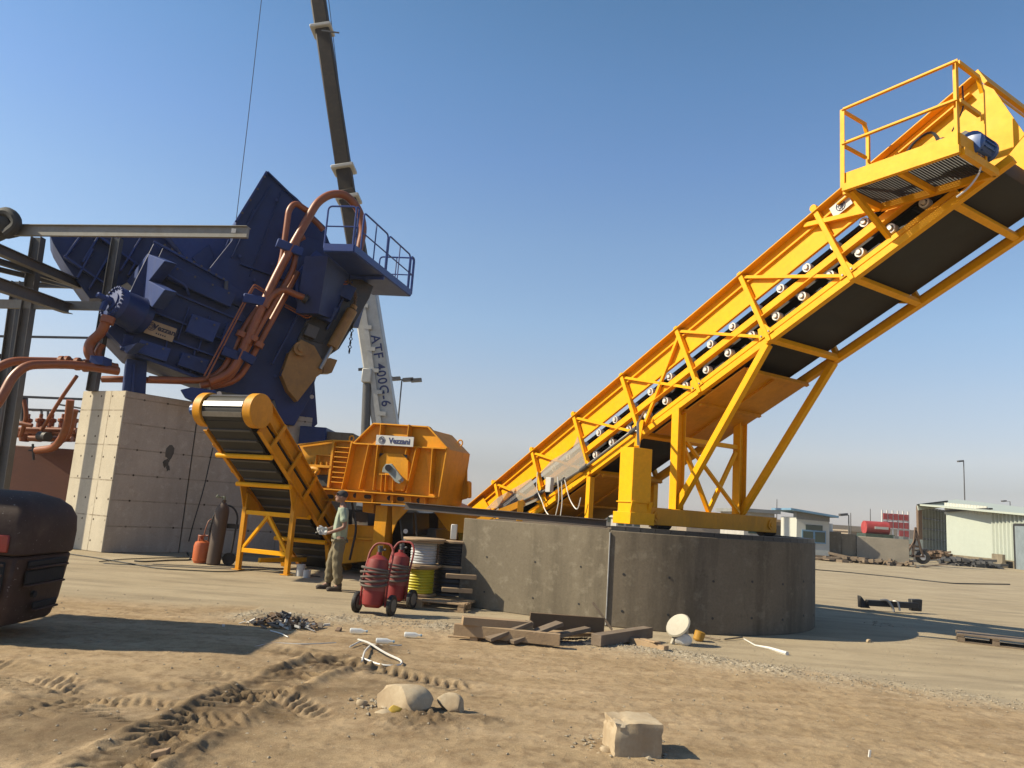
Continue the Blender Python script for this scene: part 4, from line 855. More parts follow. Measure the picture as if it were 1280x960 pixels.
spart('slat_belt',lambda mb: (mb.bar(Q(0,-.625,.30),Q(Ln,-.625,.30),1.05,.02,pn),mb.bar(Q(0,-.625,-.29),Q(Ln,-.625,-.29),1.05,.02,pn),mb.cyl(Q(0,-1.15,0),Q(0,-.10,0),.29,seg=28)),M_rub,0)
def f(mb):
    for i in range(16): mb.bar(Q(.3+i*.3,-1.1,-.305),Q(.3+i*.3,-.15,-.305),.03,.02,pn)
spart('belt_slat',f,M_gry,0) if False else None
for i in range(15): spart('belt_slat',lambda mb: mb.bar(Q(.25+i*.3,-1.12,-.31),Q(.25+i*.3,-.13,-.31),.05,.03,pn),M_gry,0)
for a1 in (100,150,200,240): 
    a2=math.radians(a1); spart('bright_slat',lambda mb: mb.bar(Q(math.cos(a2)*.30,-1.1,math.sin(a2)*.30),Q(math.cos(a2)*.30,-.14,math.sin(a2)*.30),.10,.02,up*math.cos(a2)+pn*math.sin(a2)),M_stl,0)
for s_ in (.95,1.85,2.85,3.75): spart('cross_pipe',lambda mb: mb.cyl(Q(s_,-1.33,-.37),Q(s_,.06,-.37),.05,seg=12),M_yel,0)
spart('chain_motor',lambda mb: (mb.cyl(Q(0,-1.38,0),Q(0,-1.62,0),.12,seg=16),mb.bar(Q(0,-1.5,.12),Q(0,-1.5,-.12),.14,.2,up)),M_mot)
zt_=1.62
for a_ in (0,-1.25):
    spart('stand_leg',lambda mb: mb.bar(S(0,a_,.02),S(.0,a_,zt_+(.0)),.10,.10,SD)); spart('foot_plate',lambda mb: mb.bar(S(0,a_,.0),S(0,a_,.02),.2,.2,SD))
for z_ in (1.22,.42): spart('stand_bar',lambda mb: mb.bar(S(0,-1.2,z_),S(0,-.05,z_),.08,.09),M_yel)
for a_ in (-1.2,-.05): spart('stand_brace',lambda mb: mb.bar(S(0,-.62,1.18),S(0,a_,.45),.06,.07,SD),M_yel)
for a_ in (0,-1.25): spart('foot_skid',lambda mb: mb.bar(Q(Ln-1.2,a_,-.3),V((*Q(Ln-1.2,a_,0)[:2],0.02)),.10,.10,SE)) 
spart('floor_rail',lambda mb: (mb.bar(S(.6,-1.2,.18),S(1.9,-.9,.18),.08,.1)),M_yel)
# ================================================================ yellow shredder body
HP=YP(480,600,17.0); HN=V((-.359,-.933,0)).normalized()
def h(px,py,k=0): return hit(px,py,HP+HN*k,HN)
hz_=lambda x,y: (360+x/5.3333,520+y/5.3333)      # coordinates read off the enlarged view
ho=thing('shredder',(-2.4,17.6,0),'bulky yellow shredder with a chamfered top and a white sign','shredder')
def hpoly(name,pts,k,th,mat=M_yel2,parent=ho,bevel=.008,z=True):
    mb=MB(); mb.prism([h(*(hz_(*p_) if z else p_),k) for p_ in pts],-HN*th); return mb.build(name,mat,parent,bevel=bevel,smooth=False)
def hbar(name,a_,b_,k,w,dp,mat=M_yel2,parent=ho,z=True):
    mb=MB(); mb.bar(h(*(hz_(*a_) if z else a_),k),h(*(hz_(*b_) if z else b_),k),w,dp,HN); return mb.build(name,mat,parent,bevel=.004)
hf=hpoly('front_plate',[(445,182),(575,52),(940,74),(1068,215),(1000,600),(370,490)],0,.03)
hpoly('body_core',[(455,190),(580,62),(930,84),(1055,218),(1030,380),(990,590),(380,488)],-.04,1.3,M_yel2)
hpoly('rear_plate',[(1000,120),(1075,122),(1192,245),(1192,550),(1155,560),(1040,600),(985,590)],-1.25,.05,M_yel2)
hpoly('rear_lip',[(1190,430),(1202,440),(1202,540),(1190,548)],-1.2,.2,M_yel2)
hbar('top_flange',(577,52),(940,74),.05,.03,.12,M_yel2,hf); hbar('top_flange',(445,182),(577,52),.05,.03,.12,M_yel2,hf); hbar('top_flange',(940,74),(1068,215),.05,.03,.12,M_yel2,hf); hbar('edge_flange',(1066,215),(1000,600),.05,.03,.12,M_yel2,hf)
hbar('waist_flange',(443,184),(1064,220),.07,.03,.16,M_yel2,hf)
for a_,b_ in (((552,192),(488,488)),((818,60),(803,205)),((868,214),(800,512)),((975,220),(955,520)),((632,60),(622,196)),((612,196),(580,495)),((805,215),(795,260)),((440,182),(372,488))): hbar('stiffener',a_,b_,.10,.02,.20,M_yel2,hf)
hpoly('stiffener_web',[(912,245),(978,247),(955,500)],.025,.015,M_yel2,hf)
hpoly('stiffener_web',[(1022,255),(1052,257),(1004,515),(990,515)],.025,.015,M_yel2,hf)
# octagonal bearing plate, lever
bp_=hpoly('bearing_plate',[(640,248),(765,252),(802,300),(798,440),(770,500),(590,492),(572,470),(585,330),(600,285)],.10,.08,M_yel2)
hpoly('plate_slot',[(608,248),(640,249),(612,270)],.11,.01,M_blk,bp_); hpoly('plate_slot',[(765,256),(795,258),(793,285)],.11,.01,M_blk,bp_)
for a_ in (632,660,710): hbar('plate_rib',(a_,390),(a_-8,505),.14,.015,.10,M_yel2,bp_)
hbar('plate_rib',(612,388),(700,394),.14,.02,.08,M_yel2,bp_)
lv=hpoly('grey_lever',[(650,320),(690,318),(712,348),(762,415),(758,440),(740,452),(715,440),(668,382),(625,375),(632,345)],.34,.05,surf('lever_grey',(.36,.40,.38),.4,(.25,.22,.2),.3),ho)
mb=MB(); mb.cyl(h(*hz_(668,345),.0),h(*hz_(668,345),.42),.07,seg=14); mb.build('lever_shaft',M_gry,lv)
mb=MB(); mb.cyl(h(*hz_(668,345),.34),h(*hz_(668,345),.37),.045,seg=10); mb.build('red_cap',M_red,lv)
mb=MB(); mb.cyl(h(*hz_(745,430),.30),h(*hz_(760,425),.42),.04,seg=10); mb.build('lever_pin',M_stl,lv)
# sign
sq=[h(*hz_(*p_),.23) for p_ in ((590,127),(840,140),(836,208),(587,190))]; xa2=((sq[1]-sq[0])+(sq[2]-sq[3])).normalized(); za2=ZV; cs=sum(sq,V())/4; Ws=((sq[1]-sq[0]).length+(sq[2]-sq[3]).length)/2; Hs=.215
mb=MB(); mb.box(cs,xa2*Ws/2,za2*Hs/2,HN*.012); sg_=mb.build('name_sign',M_whi,ho,bevel=.003)
text_mesh('Vezzani',Hs*.80,.004,sg_,cs+HN*.016+xa2*Ws*.13-za2*Hs*.02,xa2,za2,M_ink,bold=.004); ringmark(cs-xa2*Ws*.34+HN*.015,xa2,za2,HN,Hs*.36,sg_)
# chassis beam with holes
cb_=hpoly('chassis_beam',[(222,486),(1000,545),(996,600),(222,556)],.16,.22,M_yel2)
hbar('beam_flange',(222,486),(1000,543),.20,.025,.34,M_yel2,cb_); hbar('beam_flange',(222,560),(998,602),.20,.02,.30,M_yel2,cb_)
for x,y in ((450,530),(677,548),(873,563)): mb=MB(); mb.cyl(h(*hz_(x,y),.155),h(*hz_(x,y),.166),.055,seg=18); mb.build('beam_hole',M_blk,cb_)
for x,y in ((530,538),(750,553),(280,567-30)): hpoly('beam_slot',[(x-24,y-9),(x-14,y-15),(x+14,y-13),(x+24,y-7),(x+24,y+8),(x+14,y+15),(x-14,y+13),(x-24,y+6)],.168,.01,M_blk,cb_)
for x in (400,577,710,830,925): hbar('beam_rib',(x,497+(x-222)*.07),(x-3,560+(x-222)*.045),.20,.02,.18,M_yel2,cb_)
# legs and knee brace
def gpt(px,py,k): q=h(px,py,k); return q
la=h(481,632,.0); mb=MB(); mb.bar(V((la.x,la.y,0)),V((la.x,la.y,la.z)),.30,.26,(HN)); mb.build('main_leg',M_yel2,ho,bevel=.01)
lb=h(430,628,.0); mb=MB(); mb.bar(V((lb.x,lb.y,0)),V((lb.x,lb.y,1.5)),.30,.26,HN); 
hpoly('knee_brace',[(490,632),(513,634),(496,652),(490,668)],.1,.03,M_yel2,z=False)
hpoly('side_box',[(418,655),(472,658),(470,700),(418,706)],-.1,.7,M_yel2,z=False)
hbar('box_rail',(420,672),(470,674),-.06,.05,.1,M_yel2,z=False)
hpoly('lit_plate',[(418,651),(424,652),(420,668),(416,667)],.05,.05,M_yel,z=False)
hpoly('hanging_box',[(453,627),(468,628),(467,642),(453,640)],-.05,.3,M_yel2,z=False)
for (x0,y0,x1,y1,k_,m_) in ((440,640,460,660,-.5,M_gry),(500,640,516,668,-.2,M_blk),(520,660,545,730,-.9,M_gry),(455,690,500,730,-1.0,M_blk),(380,640,420,700,-1.2,M_gry)):
    hpoly('machinery_block',[(x0,y0),(x1,y0+1),(x1,y1),(x0,y1)],k_,.8,m_,z=False)
for pts in ([(500,650),(506,690),(503,720)],[(519,640),(522,680),(515,720)],[(440,628),(446,660),(437,700)]): mb=MB(); mb.tube([h(*p_,.02) for p_ in pts],.025,6,rnd=.2); mb.build('feed_hose',M_blk,ho)
for y_ in (664,674): mb=MB(); mb.cyl(h(507,y_,.05),h(507,y_,-.2),.05,seg=12); mb.build('hose_fitting',M_ivo,ho)
hpoly('dark_fill_block',[(424,636),(548,642),(545,735),(420,720)],-1.6,1.2,surf('shade_brown',(.06,.04,.025),.6,(.15,.10,.05),.5),z=False)  # dark brown block added to fill the shaded space under the shredder
hpoly('discharge_chute',[(522,612),(566,630),(585,640),(590,668),(560,664)],-.9,.8,M_yel2,z=False)
# left trough part with rungs
tr2=hpoly('side_trough',[(72,195),(300,165),(432,172),(372,486),(215,486)],-.10,.9,M_yel2)
for y_ in (208,240,273,306,340,375,408,440): hbar('rung',(325-(y_-200)*.12,y_),(418-(y_-200)*.18,y_+6),-.02,.02,.12,M_yel2,tr2)
hbar('trough_post',(312,172),(275,478),-.02,.06,.12,M_yel2,tr2); hbar('trough_post',(436,170),(380,470),-.02,.05,.12,M_yel2,tr2); hbar('trough_lip',(72,193),(300,163),-.02,.03,.10,M_yel2,tr2); hbar('trough_lip',(300,163),(434,170),-.02,.03,.10,M_yel2,tr2)
hbar('trough_post',(195,258),(190,330),-.02,.02,.10,M_yel2,tr2); hbar('trough_lip',(195,258),(300,266),-.02,.02,.08,M_yel2,tr2); hbar('trough_lip',(140,332),(290,340),-.02,.06,.14,M_yel2,tr2)
for x_ in (155,185,222,262): mb=MB(); mb.cyl(h(*hz_(x_,330),-.02),h(*hz_(x_,305),-.02),.03,seg=8); mb.build('trough_bolt',M_yel2,tr2)
mb=MB(); mb.tube([h(*hz_(150,352),.02),h(*hz_(180,350),.02),h(*hz_(205,362),.02),h(*hz_(190,385),.02)],.06,8,rnd=.1); mb.build('trough_hose',M_yel2,tr2)
hpoly('dark_machinery',[(190,390),(272,392),(262,470),(215,470)],-.06,.1,M_blk,tr2)
for x_,y_ in ((424,152),(1148,180)): mb=MB(); q=h(*hz_(x_,y_),-.05 if x_<900 else -1.25); mb.tube([q+SE*math.cos(i*.524)*.06+ZV*math.sin(i*.524)*.07 for i in range(12)],.018,6,closed=True); mb.bar(q-ZV*.07,q-ZV*.14,.05,.03,HN); mb.build('lifting_eye',M_yel2,ho)
hpoly('rear_strut',[(1030,-0+112),(1075,122),(1080,130),(1035,122)],-1.2,.05,M_yel2)
# concrete stub and dark box behind the shredder
cbx=thing('rear_plinth',(-4.3,21.5,0),'grey concrete pier behind the left end of the yellow shredder','concrete pier')
mb=MB(); q0=YP(404,560,21.5); q1=YP(440,560,21.5); mb.abox(q0.x,21.5,0,q1.x,23,YP(420,540,21.5).z); mb.build('pier',M_blk1 if False else M_plL,cbx,bevel=.01)
mb=MB(); q0=YP(372,560,21.3); q1=YP(405,560,21.3); mb.abox(q0.x,21.3,0,q1.x,23,YP(388,533,21.3).z); mb.build('dark_base',M_blud,cbx,bevel=.01)
for x_ in (396,408): mb=MB(); q=YP(x_,536,21.6); mb.cyl(q-ZV*.4,q+ZV*.02,.02,seg=6); mb.build('anchor_bolt',M_gry,cbx)
# ================================================================ gas cylinders
def gas():
    o=G(266,706); t=thing('gas_cylinder',o,'tall rusty brown gas cylinder leaning on a black trolley','gas cylinder')
    mb=MB(); mb.lathe(o,(.05,0,1),[(.13,0),(.15,.03),(.15,1.18),(.13,1.28),(.07,1.36),(.045,1.38),(.045,1.44)],20); mb.build('cylinder_body',surf('rusty_cylinder',(.13,.085,.06),.6,(.22,.16,.11),.5,bump=.15,streak=True),t)
    mb=MB(); mb.cyl(o+V((.07,0,1.42)),o+V((.07,0,1.52)),.03); mb.cyl(o+V((.07,-.0,1.49)),o+V((-.04,-.06,1.49)),.018); mb.cyl(o+V((-.04,-.06,1.49)),o+V((-.08,-.08,1.52)),.04); mb.build('brass_valve',surf('brass',(.30,.36,.28),.4),t)
    return t,o
gt,go=gas()
tb2=thing('cylinder_trolley',go+V((.12,.12,0)),'black two wheeled trolley frame behind the brown gas cylinder','trolley')
mb=MB(); q=go+V((0,.2,0)); mb.tube([q+V((-.26,0,.35)),q+V((-.22,0,1.0)),q+V((-.10,0,1.3)),q+V((.20,0,1.32)),q+V((.36,0,1.1)),q+V((.30,0,.2))],.022,8,rnd=.2); mb.build('handle_frame',M_blk,tb2)
mb=MB(); mb.box(q+V((.26,-.03,.86)),(.13,0,0),(0,.06,0),(0,0,.05)); mb.build('clamp_box',M_blk,tb2)
mb=MB(); mb.cyl(q+V((.30,-.12,.14)),q+V((.30,-.05,.14)),.14,seg=20); mb.build('trolley_wheel',M_rub,tb2)
mb=MB(); mb.bar(q+V((-.26,0,.9)),q+V((.3,0,.9)),.03,.03); mb.build('frame_bar',M_blk,tb2)
o=G(250,704); gp=thing('gas_bottle',o,'stubby orange gas bottle beside the tall brown cylinder','gas bottle')
mb=MB(); mb.lathe(o,ZV,[(.13,0),(.15,.02),(.15,.04),(.175,.06),(.18,.14),(.18,.38),(.16,.46),(.10,.50),(.05,.51)],22); mb.build('bottle_body',surf('orange_paint',(.75,.17,.04),.45,(.3,.12,.06),.35,bump=.04),gp)
mb=MB(); 
for a1 in (.3,2.2,4.1): mb.bar(o+V((math.cos(a1)*.11,math.sin(a1)*.11,.46)),o+V((math.cos(a1)*.11,math.sin(a1)*.11,.60)),.06,.015,(math.cos(a1),math.sin(a1),0))
mb.tube([o+V((math.cos(i*.524)*.11,math.sin(i*.524)*.11,.61)) for i in range(12)],.014,6,closed=True); mb.build('bottle_collar',surf('orange_dark',(.42,.09,.03),.5),gp)
mb=MB(); mb.tube([o+V((0,0,.5)),o+V((.02,-.02,.72)),o+V((.05,.05,.95)),o+V((.12,.1,1.0)),o+V((.12,.05,.7))],.014,6,rnd=.1); mb.build('gas_hose',M_cop,gp)
def hose(name,pts,r,label,mat=M_rub,rnd=.3):
    mb=MB(); mb.tube(pts,r,6,rnd=rnd); o=mb.build(name,mat,None); tag(o,label,'hose'); return o
gl=lambda x,y,r=.012: G(x,y)+V((0,0,r+.004))
hose('black_hose',[hit(266,560,c2,V((.3,-.95,0))),hit(255,610,c2-V((0,.15,0)),V((.3,-.95,0))),hit(240,660,c2-V((0,.3,0)),V((.3,-.95,0))),gl(233,690),gl(238,701),gl(215,701),gl(180,703),gl(168,702)],.016,'black hose hanging down the side of the concrete block to the ground')
hose('floor_cable',[gl(78,692),gl(120,698),gl(200,712),gl(280,716),gl(330,712),gl(400,722)],.012,'long thin black cable trailing over the yard in front of the concrete block')
hose('floor_cable',[gl(124,703),gl(150,700),gl(205,698),gl(300,697)],.010,'short thin black cable along the foot of the concrete block')
# paint tins
for px,py,r_,h_,lb_ in ((375,720,.09,.22,'larger of two dented grey paint tins beside the yellow stand'),(383,722,.075,.13,'smaller of two grey paint tins beside the yellow stand')):
    o=G(px,py); t=thing('paint_tin',o,lb_,'tin'); mb=MB(); mb.lathe(o,ZV,[(r_,0),(r_,h_),(r_*1.05,h_+.005),(r_*1.05,h_+.02),(r_*.9,h_+.02),(r_*.9,h_*.8)],18); mb.build('tin_body',M_whi,t)
    mb=MB(); mb.tube([o+V((r_*math.cos(a),r_*.3,h_*.8-r_*math.sin(a)*.6)) for a in [math.pi*i/6 for i in range(7)]],.004,5); mb.build('wire_handle',M_gry,t)
# ================================================================ wheeled fire extinguishers
def wheeled(o,ang,label):
    t=thing('wheeled_extinguisher',o,label,'fire extinguisher','wheeled fire extinguishers by the cable reels'); f_=V((math.cos(ang),math.sin(ang),0)); s_=V((-f_.y,f_.x,0))
    P=lambda a,b,z: o+f_*a+s_*b+V((0,0,z))
    def pt(n_,fn,m_,bv=0): mb=MB(); fn(mb); return mb.build(n_,m_,t,bevel=bv)
    pt('tank',lambda mb: mb.lathe(P(0,0,.10),V((0,0,1))+s_*.10,[(.10,0),(.155,.04),(.165,.10),(.165,.62),(.15,.69),(.09,.74),(.04,.76),(.04,.80)],22),M_red)
    pt('tank_label',lambda mb: mb.lathe(P(0,.02,.34),V((0,0,1))+s_*.10,[(.166,0),(.167,0),(.167,.2),(.166,.2)],22),surf('faded_label',(.42,.10,.09),.6,(.3,.2,.15),.5)) 
    pt('valve',lambda mb: (mb.cyl(P(0,.09,.84),P(0,.1,.95),.03),mb.cyl(P(-.03,.1,.92),P(.09,.1,.94),.018),mb.cyl(P(0,.1,.95),P(0,.1,.99),.04)),M_gry)
    pt('handle',lambda mb: mb.tube([P(-.2,.0,.12),P(-.2,.04,.55),P(-.19,.18,.90),P(-.12,.22,1.02),P(.12,.22,1.02),P(.19,.18,.90),P(.2,.04,.55),P(.2,.0,.12)],.017,8,rnd=.12),M_red)
    pt('axle',lambda mb: mb.cyl(P(-.30,.06,.15),P(.30,.06,.15),.02),M_gry)
    for a_ in (-.30,.25):
        w_=pt('wheel',lambda mb: mb.lathe(P(a_,.06,.15),f_,[(.09,0),(.145,.0),(.15,.01),(.15,.05),(.145,.06),(.09,.06)],24),M_rub)
        mb=MB(); mb.lathe(P(a_-.005,.06,.15),f_,[(.02,-.01),(.09,0.0),(.095,.01),(.095,.06),(.09,.07),(.02,.075)],18); mb.build('hub',surf('hub_grey',(.24,.22,.19),.6),w_)
    def f(mb):
        for j in range(5):
            z0=.44+.055*j; r0=.175+.012*(j%2); mb.tube([P(math.cos(i*math.pi/9)*(r0+.02),-.02+math.sin(i*math.pi/9)*r0,z0+.02*math.sin(i*math.pi/9+j)) for i in range(18)],.018,6,closed=True)
    pt('coiled_hose',f,surf('grey_hose',(.16,.13,.11),.7))
    return t
wheeled(G(462,770)+V((0,.15,0)),math.radians(-14),'nearer red wheeled fire extinguisher with its hose coiled round the tank')
wheeled(G(487,762)+V((.02,.30,0)),math.radians(-20),'farther red wheeled fire extinguisher next to the yellow cable reel')
# ================================================================ cable reels on pallets
def pallet(o,ang,label,grp='pallets',w=1.2,d=.8,mat=M_wd,tilt=0):
    t=thing('pallet',o,label,'pallet',grp); f_=V((math.cos(ang),math.sin(ang),0)); s_=V((-f_.y,f_.x,0)); P=lambda a,b,z: o+f_*a+s_*b+V((0,0,z))
    for i in range(5): mb=MB(); b_=-d/2+.05+i*(d-.1)/4; mb.bar(P(-w/2,b_,.125),P(w/2,b_,.125),.11,.02); mb.build('deck_board',mat,t)
    for i in range(3): mb=MB(); a_=-w/2+.05+i*(w-.1)/2; mb.bar(P(a_,-d/2,.105),P(a_,d/2,.105),.1,.02); mb.build('stringer_board',mat,t)
    for i in range(3):
        for b_ in (-d/2+.06,0,d/2-.06): a_=-w/2+.06+i*(w-.12)/2; mb=MB(); mb.box(P(a_,b_,.055),f_*.05,s_*.05,V((0,0,.038))); mb.build('block',mat,t)
    for b_ in (-d/2+.06,d/2-.06): mb=MB(); mb.bar(P(-w/2,b_,.012),P(w/2,b_,.012),.1,.018); mb.build('bottom_board',mat,t)
    return t
ra=G(519,757)+V((0,.25,0)); rb_=G(558,757)+V((0,.35,0))
pallet(V((-1.15,13.05,0)),math.radians(-12),'brown pallet carrying the stacks of cable reels','pallets near the plinth',1.5,.9)
def reel(o,r,hh,colm,label,rc=.8,winds=7,tm=M_wd):
    t=thing('cable_reel',o,label,'cable reel','cable reels stacked left of the plinth')
    for z_ in (0,hh-.03):
        mb=MB(); mb.lathe(o+V((0,0,z_)),ZV,[(.03,0),(r,0),(r,.03),(.03,.03)],28); mb.build('flange',tm,t)
    mb=MB(); pr=[(.10,.03)]
    n=winds
    for i in range(n):
        z0=.035+(hh-.07)*i/n; dz=(hh-.07)/n
        for q_ in (0.02,.25,.5,.75,.98): pr.append((r*rc-.012+.016*math.sin(q_*math.pi)+random.uniform(-.004,.004),z0+dz*q_))
    pr.append((.10,hh-.03)); mb.lathe(o,ZV,pr,28); mb.build('wound_cable',colm,t); return t
Mwc=surf('white_cable',(.62,.64,.66),.5,(.4,.4,.4),.3,bump=0); Myc=surf('yellow_cable',(.80,.68,.02),.45,(.35,.45,.05),.5,bump=0,streak=True); Mbc=surf('black_cable',(.035,.035,.04),.55,(.09,.08,.08),.4,bump=0)
ra.z=.15; rb_.z=.15
reel(ra,.31,.47,Myc,'bottom reel wound with bright yellow green cable',.80,9)
reel(ra+V((.04,0,.475)),.33,.42,Mwc,'reel with white cable stacked on the yellow one',.66,8)
reel(rb_,.30,.46,Mbc,'black reel at the bottom right of the stacks',.98,5,M_gry)
reel(rb_+V((.03,0,.465)),.31,.44,Mbc,'reel of black cable with a wooden top flange',.86,9)
mb=MB(); q=ra+V((.04,0,.90)); mb.lathe(q,ZV,[(.02,0),(.36,0),(.365,.02),(.36,.035),(.02,.035)],24); tag(mb.build('timber_disc',M_wd,None),'round wooden reel end lying on top of the white cable reel','reel end')
mb=MB(); q=G(560,757)+V((-.02,.35,1.08)); mb.box(q+V((.0,-.0,.13)),(.055,0,0),(0,.05,0),(0,0,.13)); tag(mb.build('white_box',M_whi,None,bevel=.01),'small white box standing on the black cable reel','box')
for i,(px,py,L_,a_,z_,lb_) in enumerate(((566,748,.5,-8,.30,'upper loose timber piece right of the black reel'),(570,737,.45,-4,.52,'highest loose timber piece right of the black reel'))):
    q=G(px,765)+V((.02,.35,z_)); mb=MB(); mb.bar(q-V((.25,0,0)),q+V((.25,.05,0)),.1,.07); tag(mb.build('timber_offcut',M_wd,None,bevel=.004),lb_,'timber')
# ================================================================ the man
def skinmesh(verts,edges,rads,sub=1,root=0):
    me=bpy.data.meshes.new('s'); me.from_pydata([tuple(v) for v in verts],edges,[]); o=bpy.data.objects.new('s',me); COL.objects.link(o)
    mo=o.modifiers.new('k','SKIN'); mo.use_smooth_shade=True
    for i,r in enumerate(rads): d=me.skin_vertices[0].data[i]; d.radius=(r if isinstance(r,tuple) else (r,r)); d.use_root=(i==root)
    if sub: s_=o.modifiers.new('u','SUBSURF'); s_.levels=sub; s_.render_levels=sub
    bpy.context.view_layer.update(); ev=o.evaluated_get(bpy.context.evaluated_depsgraph_get()); m2=bpy.data.meshes.new_from_object(ev)
    out=([v.co.copy() for v in m2.vertices],[tuple(p.vertices) for p in m2.polygons]); bpy.data.objects.remove(o); return out
def fuse(mb,vox,smooth=3):
    me=bpy.data.meshes.new('f'); me.from_pydata([tuple(p) for p in mb.v],[],mb.f); o=bpy.data.objects.new('f',me); COL.objects.link(o)
    r_=o.modifiers.new('r','REMESH'); r_.mode='VOXEL'; r_.voxel_size=vox; r_.use_smooth_shade=True
    if smooth: s_=o.modifiers.new('s','SMOOTH'); s_.iterations=smooth; s_.factor=.5
    bpy.context.view_layer.update(); m2=bpy.data.meshes.new_from_object(o.evaluated_get(bpy.context.evaluated_depsgraph_get())); bpy.data.objects.remove(o)
    q=MB(); q.add([v.co.copy() for v in m2.vertices],[tuple(p.vertices) for p in m2.polygons]); return q
mo_=G(418,738)+V((0,0,0)); mf=V((-.96,-.28,0)).normalized(); ml=V((-mf.y,mf.x,0))       # facing, its left (towards the camera)
ml=-ml if ml.y>0 else ml
def Mn(f_,l_,z_): return mo_+mf*f_+ml*l_+V((0,0,z_))
man=thing('person',mo_,'man in a pale green t-shirt, khaki trousers and dark cap standing in white gloves','person')
# body: hips, torso, neck, arms, hands, legs as one fused surface
bd=MB()
vs=[Mn(0,0,.96),Mn(.0,0,1.15),Mn(-.01,0,1.38),Mn(.0,0,1.50),Mn(.02,0,1.60),
    Mn(0,.19,1.42),Mn(-.05,.25,1.14),Mn(.20,.20,1.03),Mn(.27,.14,1.02),
    Mn(0,-.19,1.42),Mn(.00,-.25,1.16),Mn(.22,-.14,1.07),Mn(.29,-.09,1.06),
    Mn(.0,.10,.90),Mn(.00,.13,.50),Mn(-.06,.14,.10),Mn(.0,-.10,.90),Mn(.08,-.13,.50),Mn(.12,-.15,.10),Mn(.06,.14,.04),Mn(.24,-.15,.04)]
ed=[(0,1),(1,2),(2,3),(3,4),(2,5),(5,6),(6,7),(7,8),(2,9),(9,10),(10,11),(11,12),(0,13),(13,14),(14,15),(0,16),(16,17),(17,18),(15,19),(18,20)]
rd=[.10,.10,.13,.06,.055,.065,.044,.034,.03,.065,.044,.034,.03,.085,.06,.045,.085,.06,.045,.04,.04]
a_,b_=skinmesh(vs,ed,rd); bd.add(a_,b_)
hc=Mn(.045,0,1.685)
def ell(mb,c,rf,rl,rz,sub=3):
    bm=bmesh.new(); bmesh.ops.create_icosphere(bm,subdivisions=sub,radius=1); bm.verts.index_update()
    mb.add([c+mf*v.co.x*rf+ml*v.co.y*rl+ZV*v.co.z*rz for v in bm.verts],[tuple(v.index for v in f.verts) for f in bm.faces]); bm.free()
ell(bd,hc,.098,.076,.112); ell(bd,hc+mf*.05-ZV*.065,.052,.052,.045); ell(bd,hc+mf*.103-ZV*.012,.020,.013,.022,2); ell(bd,hc+mf*.094-ZV*.055,.016,.026,.009,2); ell(bd,hc+mf*.085+ZV*.022,.022,.045,.012,2)
for l_ in (.076,-.076): ell(bd,hc-mf*.005+ml*l_-ZV*.01,.020,.010,.030,2)
body=fuse(bd,.010,2).build('body',M_skin,man)
mb=MB(); 
for l_ in (.03,-.03): ell(mb,hc+mf*.090+ml*l_+ZV*.006,.008,.012,.006,1)
mb.build('eyes',M_blk,man)
# hands in gloves
def hand(c,fd,mat,side):
    g=MB(); fd=V(fd).normalized(); dn=V((0,0,-1)); lat=fd.cross(dn).normalized()
    g.box(c,fd*.045,lat*.016,dn*.040)
    for i,l_ in enumerate((.058,.064,.060,.048)):
        b0=c+fd*.04+dn*(-.030+.02*i); g.tube([b0,b0+fd*l_*.5+lat*side*.006,b0+fd*l_*.7+lat*side*.03,b0+fd*l_*.55+lat*side*.05],[.0105,.010,.0095,.008],7)
    g.tube([c-dn*.03-fd*.01,c-dn*.058+fd*.02+lat*side*.012,c-dn*.055+fd*.055+lat*side*.028],[.013,.012,.010],7)
    return fuse(g,.006,2)
hand(Mn(.30,.12,1.02),mf*.9-ml*.3,M_whi,1).build('glove',M_whi,man); hand(Mn(.33,-.07,1.07),mf*.9+ml*.2,M_whi,-1).build('glove',M_whi,man)
mb=MB(); mb.cyl(Mn(.28,.14,1.02),Mn(.24,.16,1.035),.036,seg=10); mb.build('glove_cuff',M_whi,man)
mb=MB(); mb.cyl(Mn(.30,-.09,1.06),Mn(.25,-.12,1.08),.038,seg=10); mb.build('glove_cuff',M_whi,man)
mb=MB(); mb.tube([Mn(.30,.10,1.03),Mn(.38,.02,1.03),Mn(.44,-.02,1.0)],.012,6); mb.build('held_wrench',M_gry,man)
# shirt
sh=MB(); vs=[Mn(-.01,0,.80),Mn(.0,0,1.12),Mn(-.01,0,1.34),Mn(-.01,0,1.46),Mn(0,.18,1.43),Mn(-.04,.245,1.20),Mn(0,-.18,1.43),Mn(.0,-.245,1.22)]
a_,b_=skinmesh(vs,[(0,1),(1,2),(2,3),(2,4),(4,5),(2,6),(6,7)],[(.175,.175),(.17,.17),(.17,.17),.095,.09,.080,.09,.080]); sh.add(a_,b_)
sq_=[]
for p_ in sh.v:     # flatten front to back a little, add folds
    d=p_-mo_; ff=d.dot(mf); p2=p_-mf*ff*.12; sq_.append(p2+mf*.010*math.sin(d.z*34+d.dot(ml)*14)+ml*.005*math.sin(d.z*51))
sh.v=sq_; fuse(sh,.012,2).build('t_shirt',surf('pale_green_cotton',(.44,.52,.40),.9,(.30,.34,.20),.45,bump=.2,sc=3),man)
tz=MB(); vs=[Mn(0,0,1.06),Mn(.0,.085,.86),Mn(.02,.12,.52),Mn(-.05,.14,.10),Mn(.0,-.085,.86),Mn(.10,-.12,.52),Mn(.11,-.15,.10)]
a_,b_=skinmesh(vs,[(0,1),(1,2),(2,3),(0,4),(4,5),(5,6)],[.155,.122,.100,.092,.122,.100,.092]); tz.add(a_,b_)
tz.v=[p_+mf*.012*math.sin((p_.z)*40+p_.dot(ml)*20)+ml*.008*math.sin(p_.z*55+1) for p_ in tz.v]
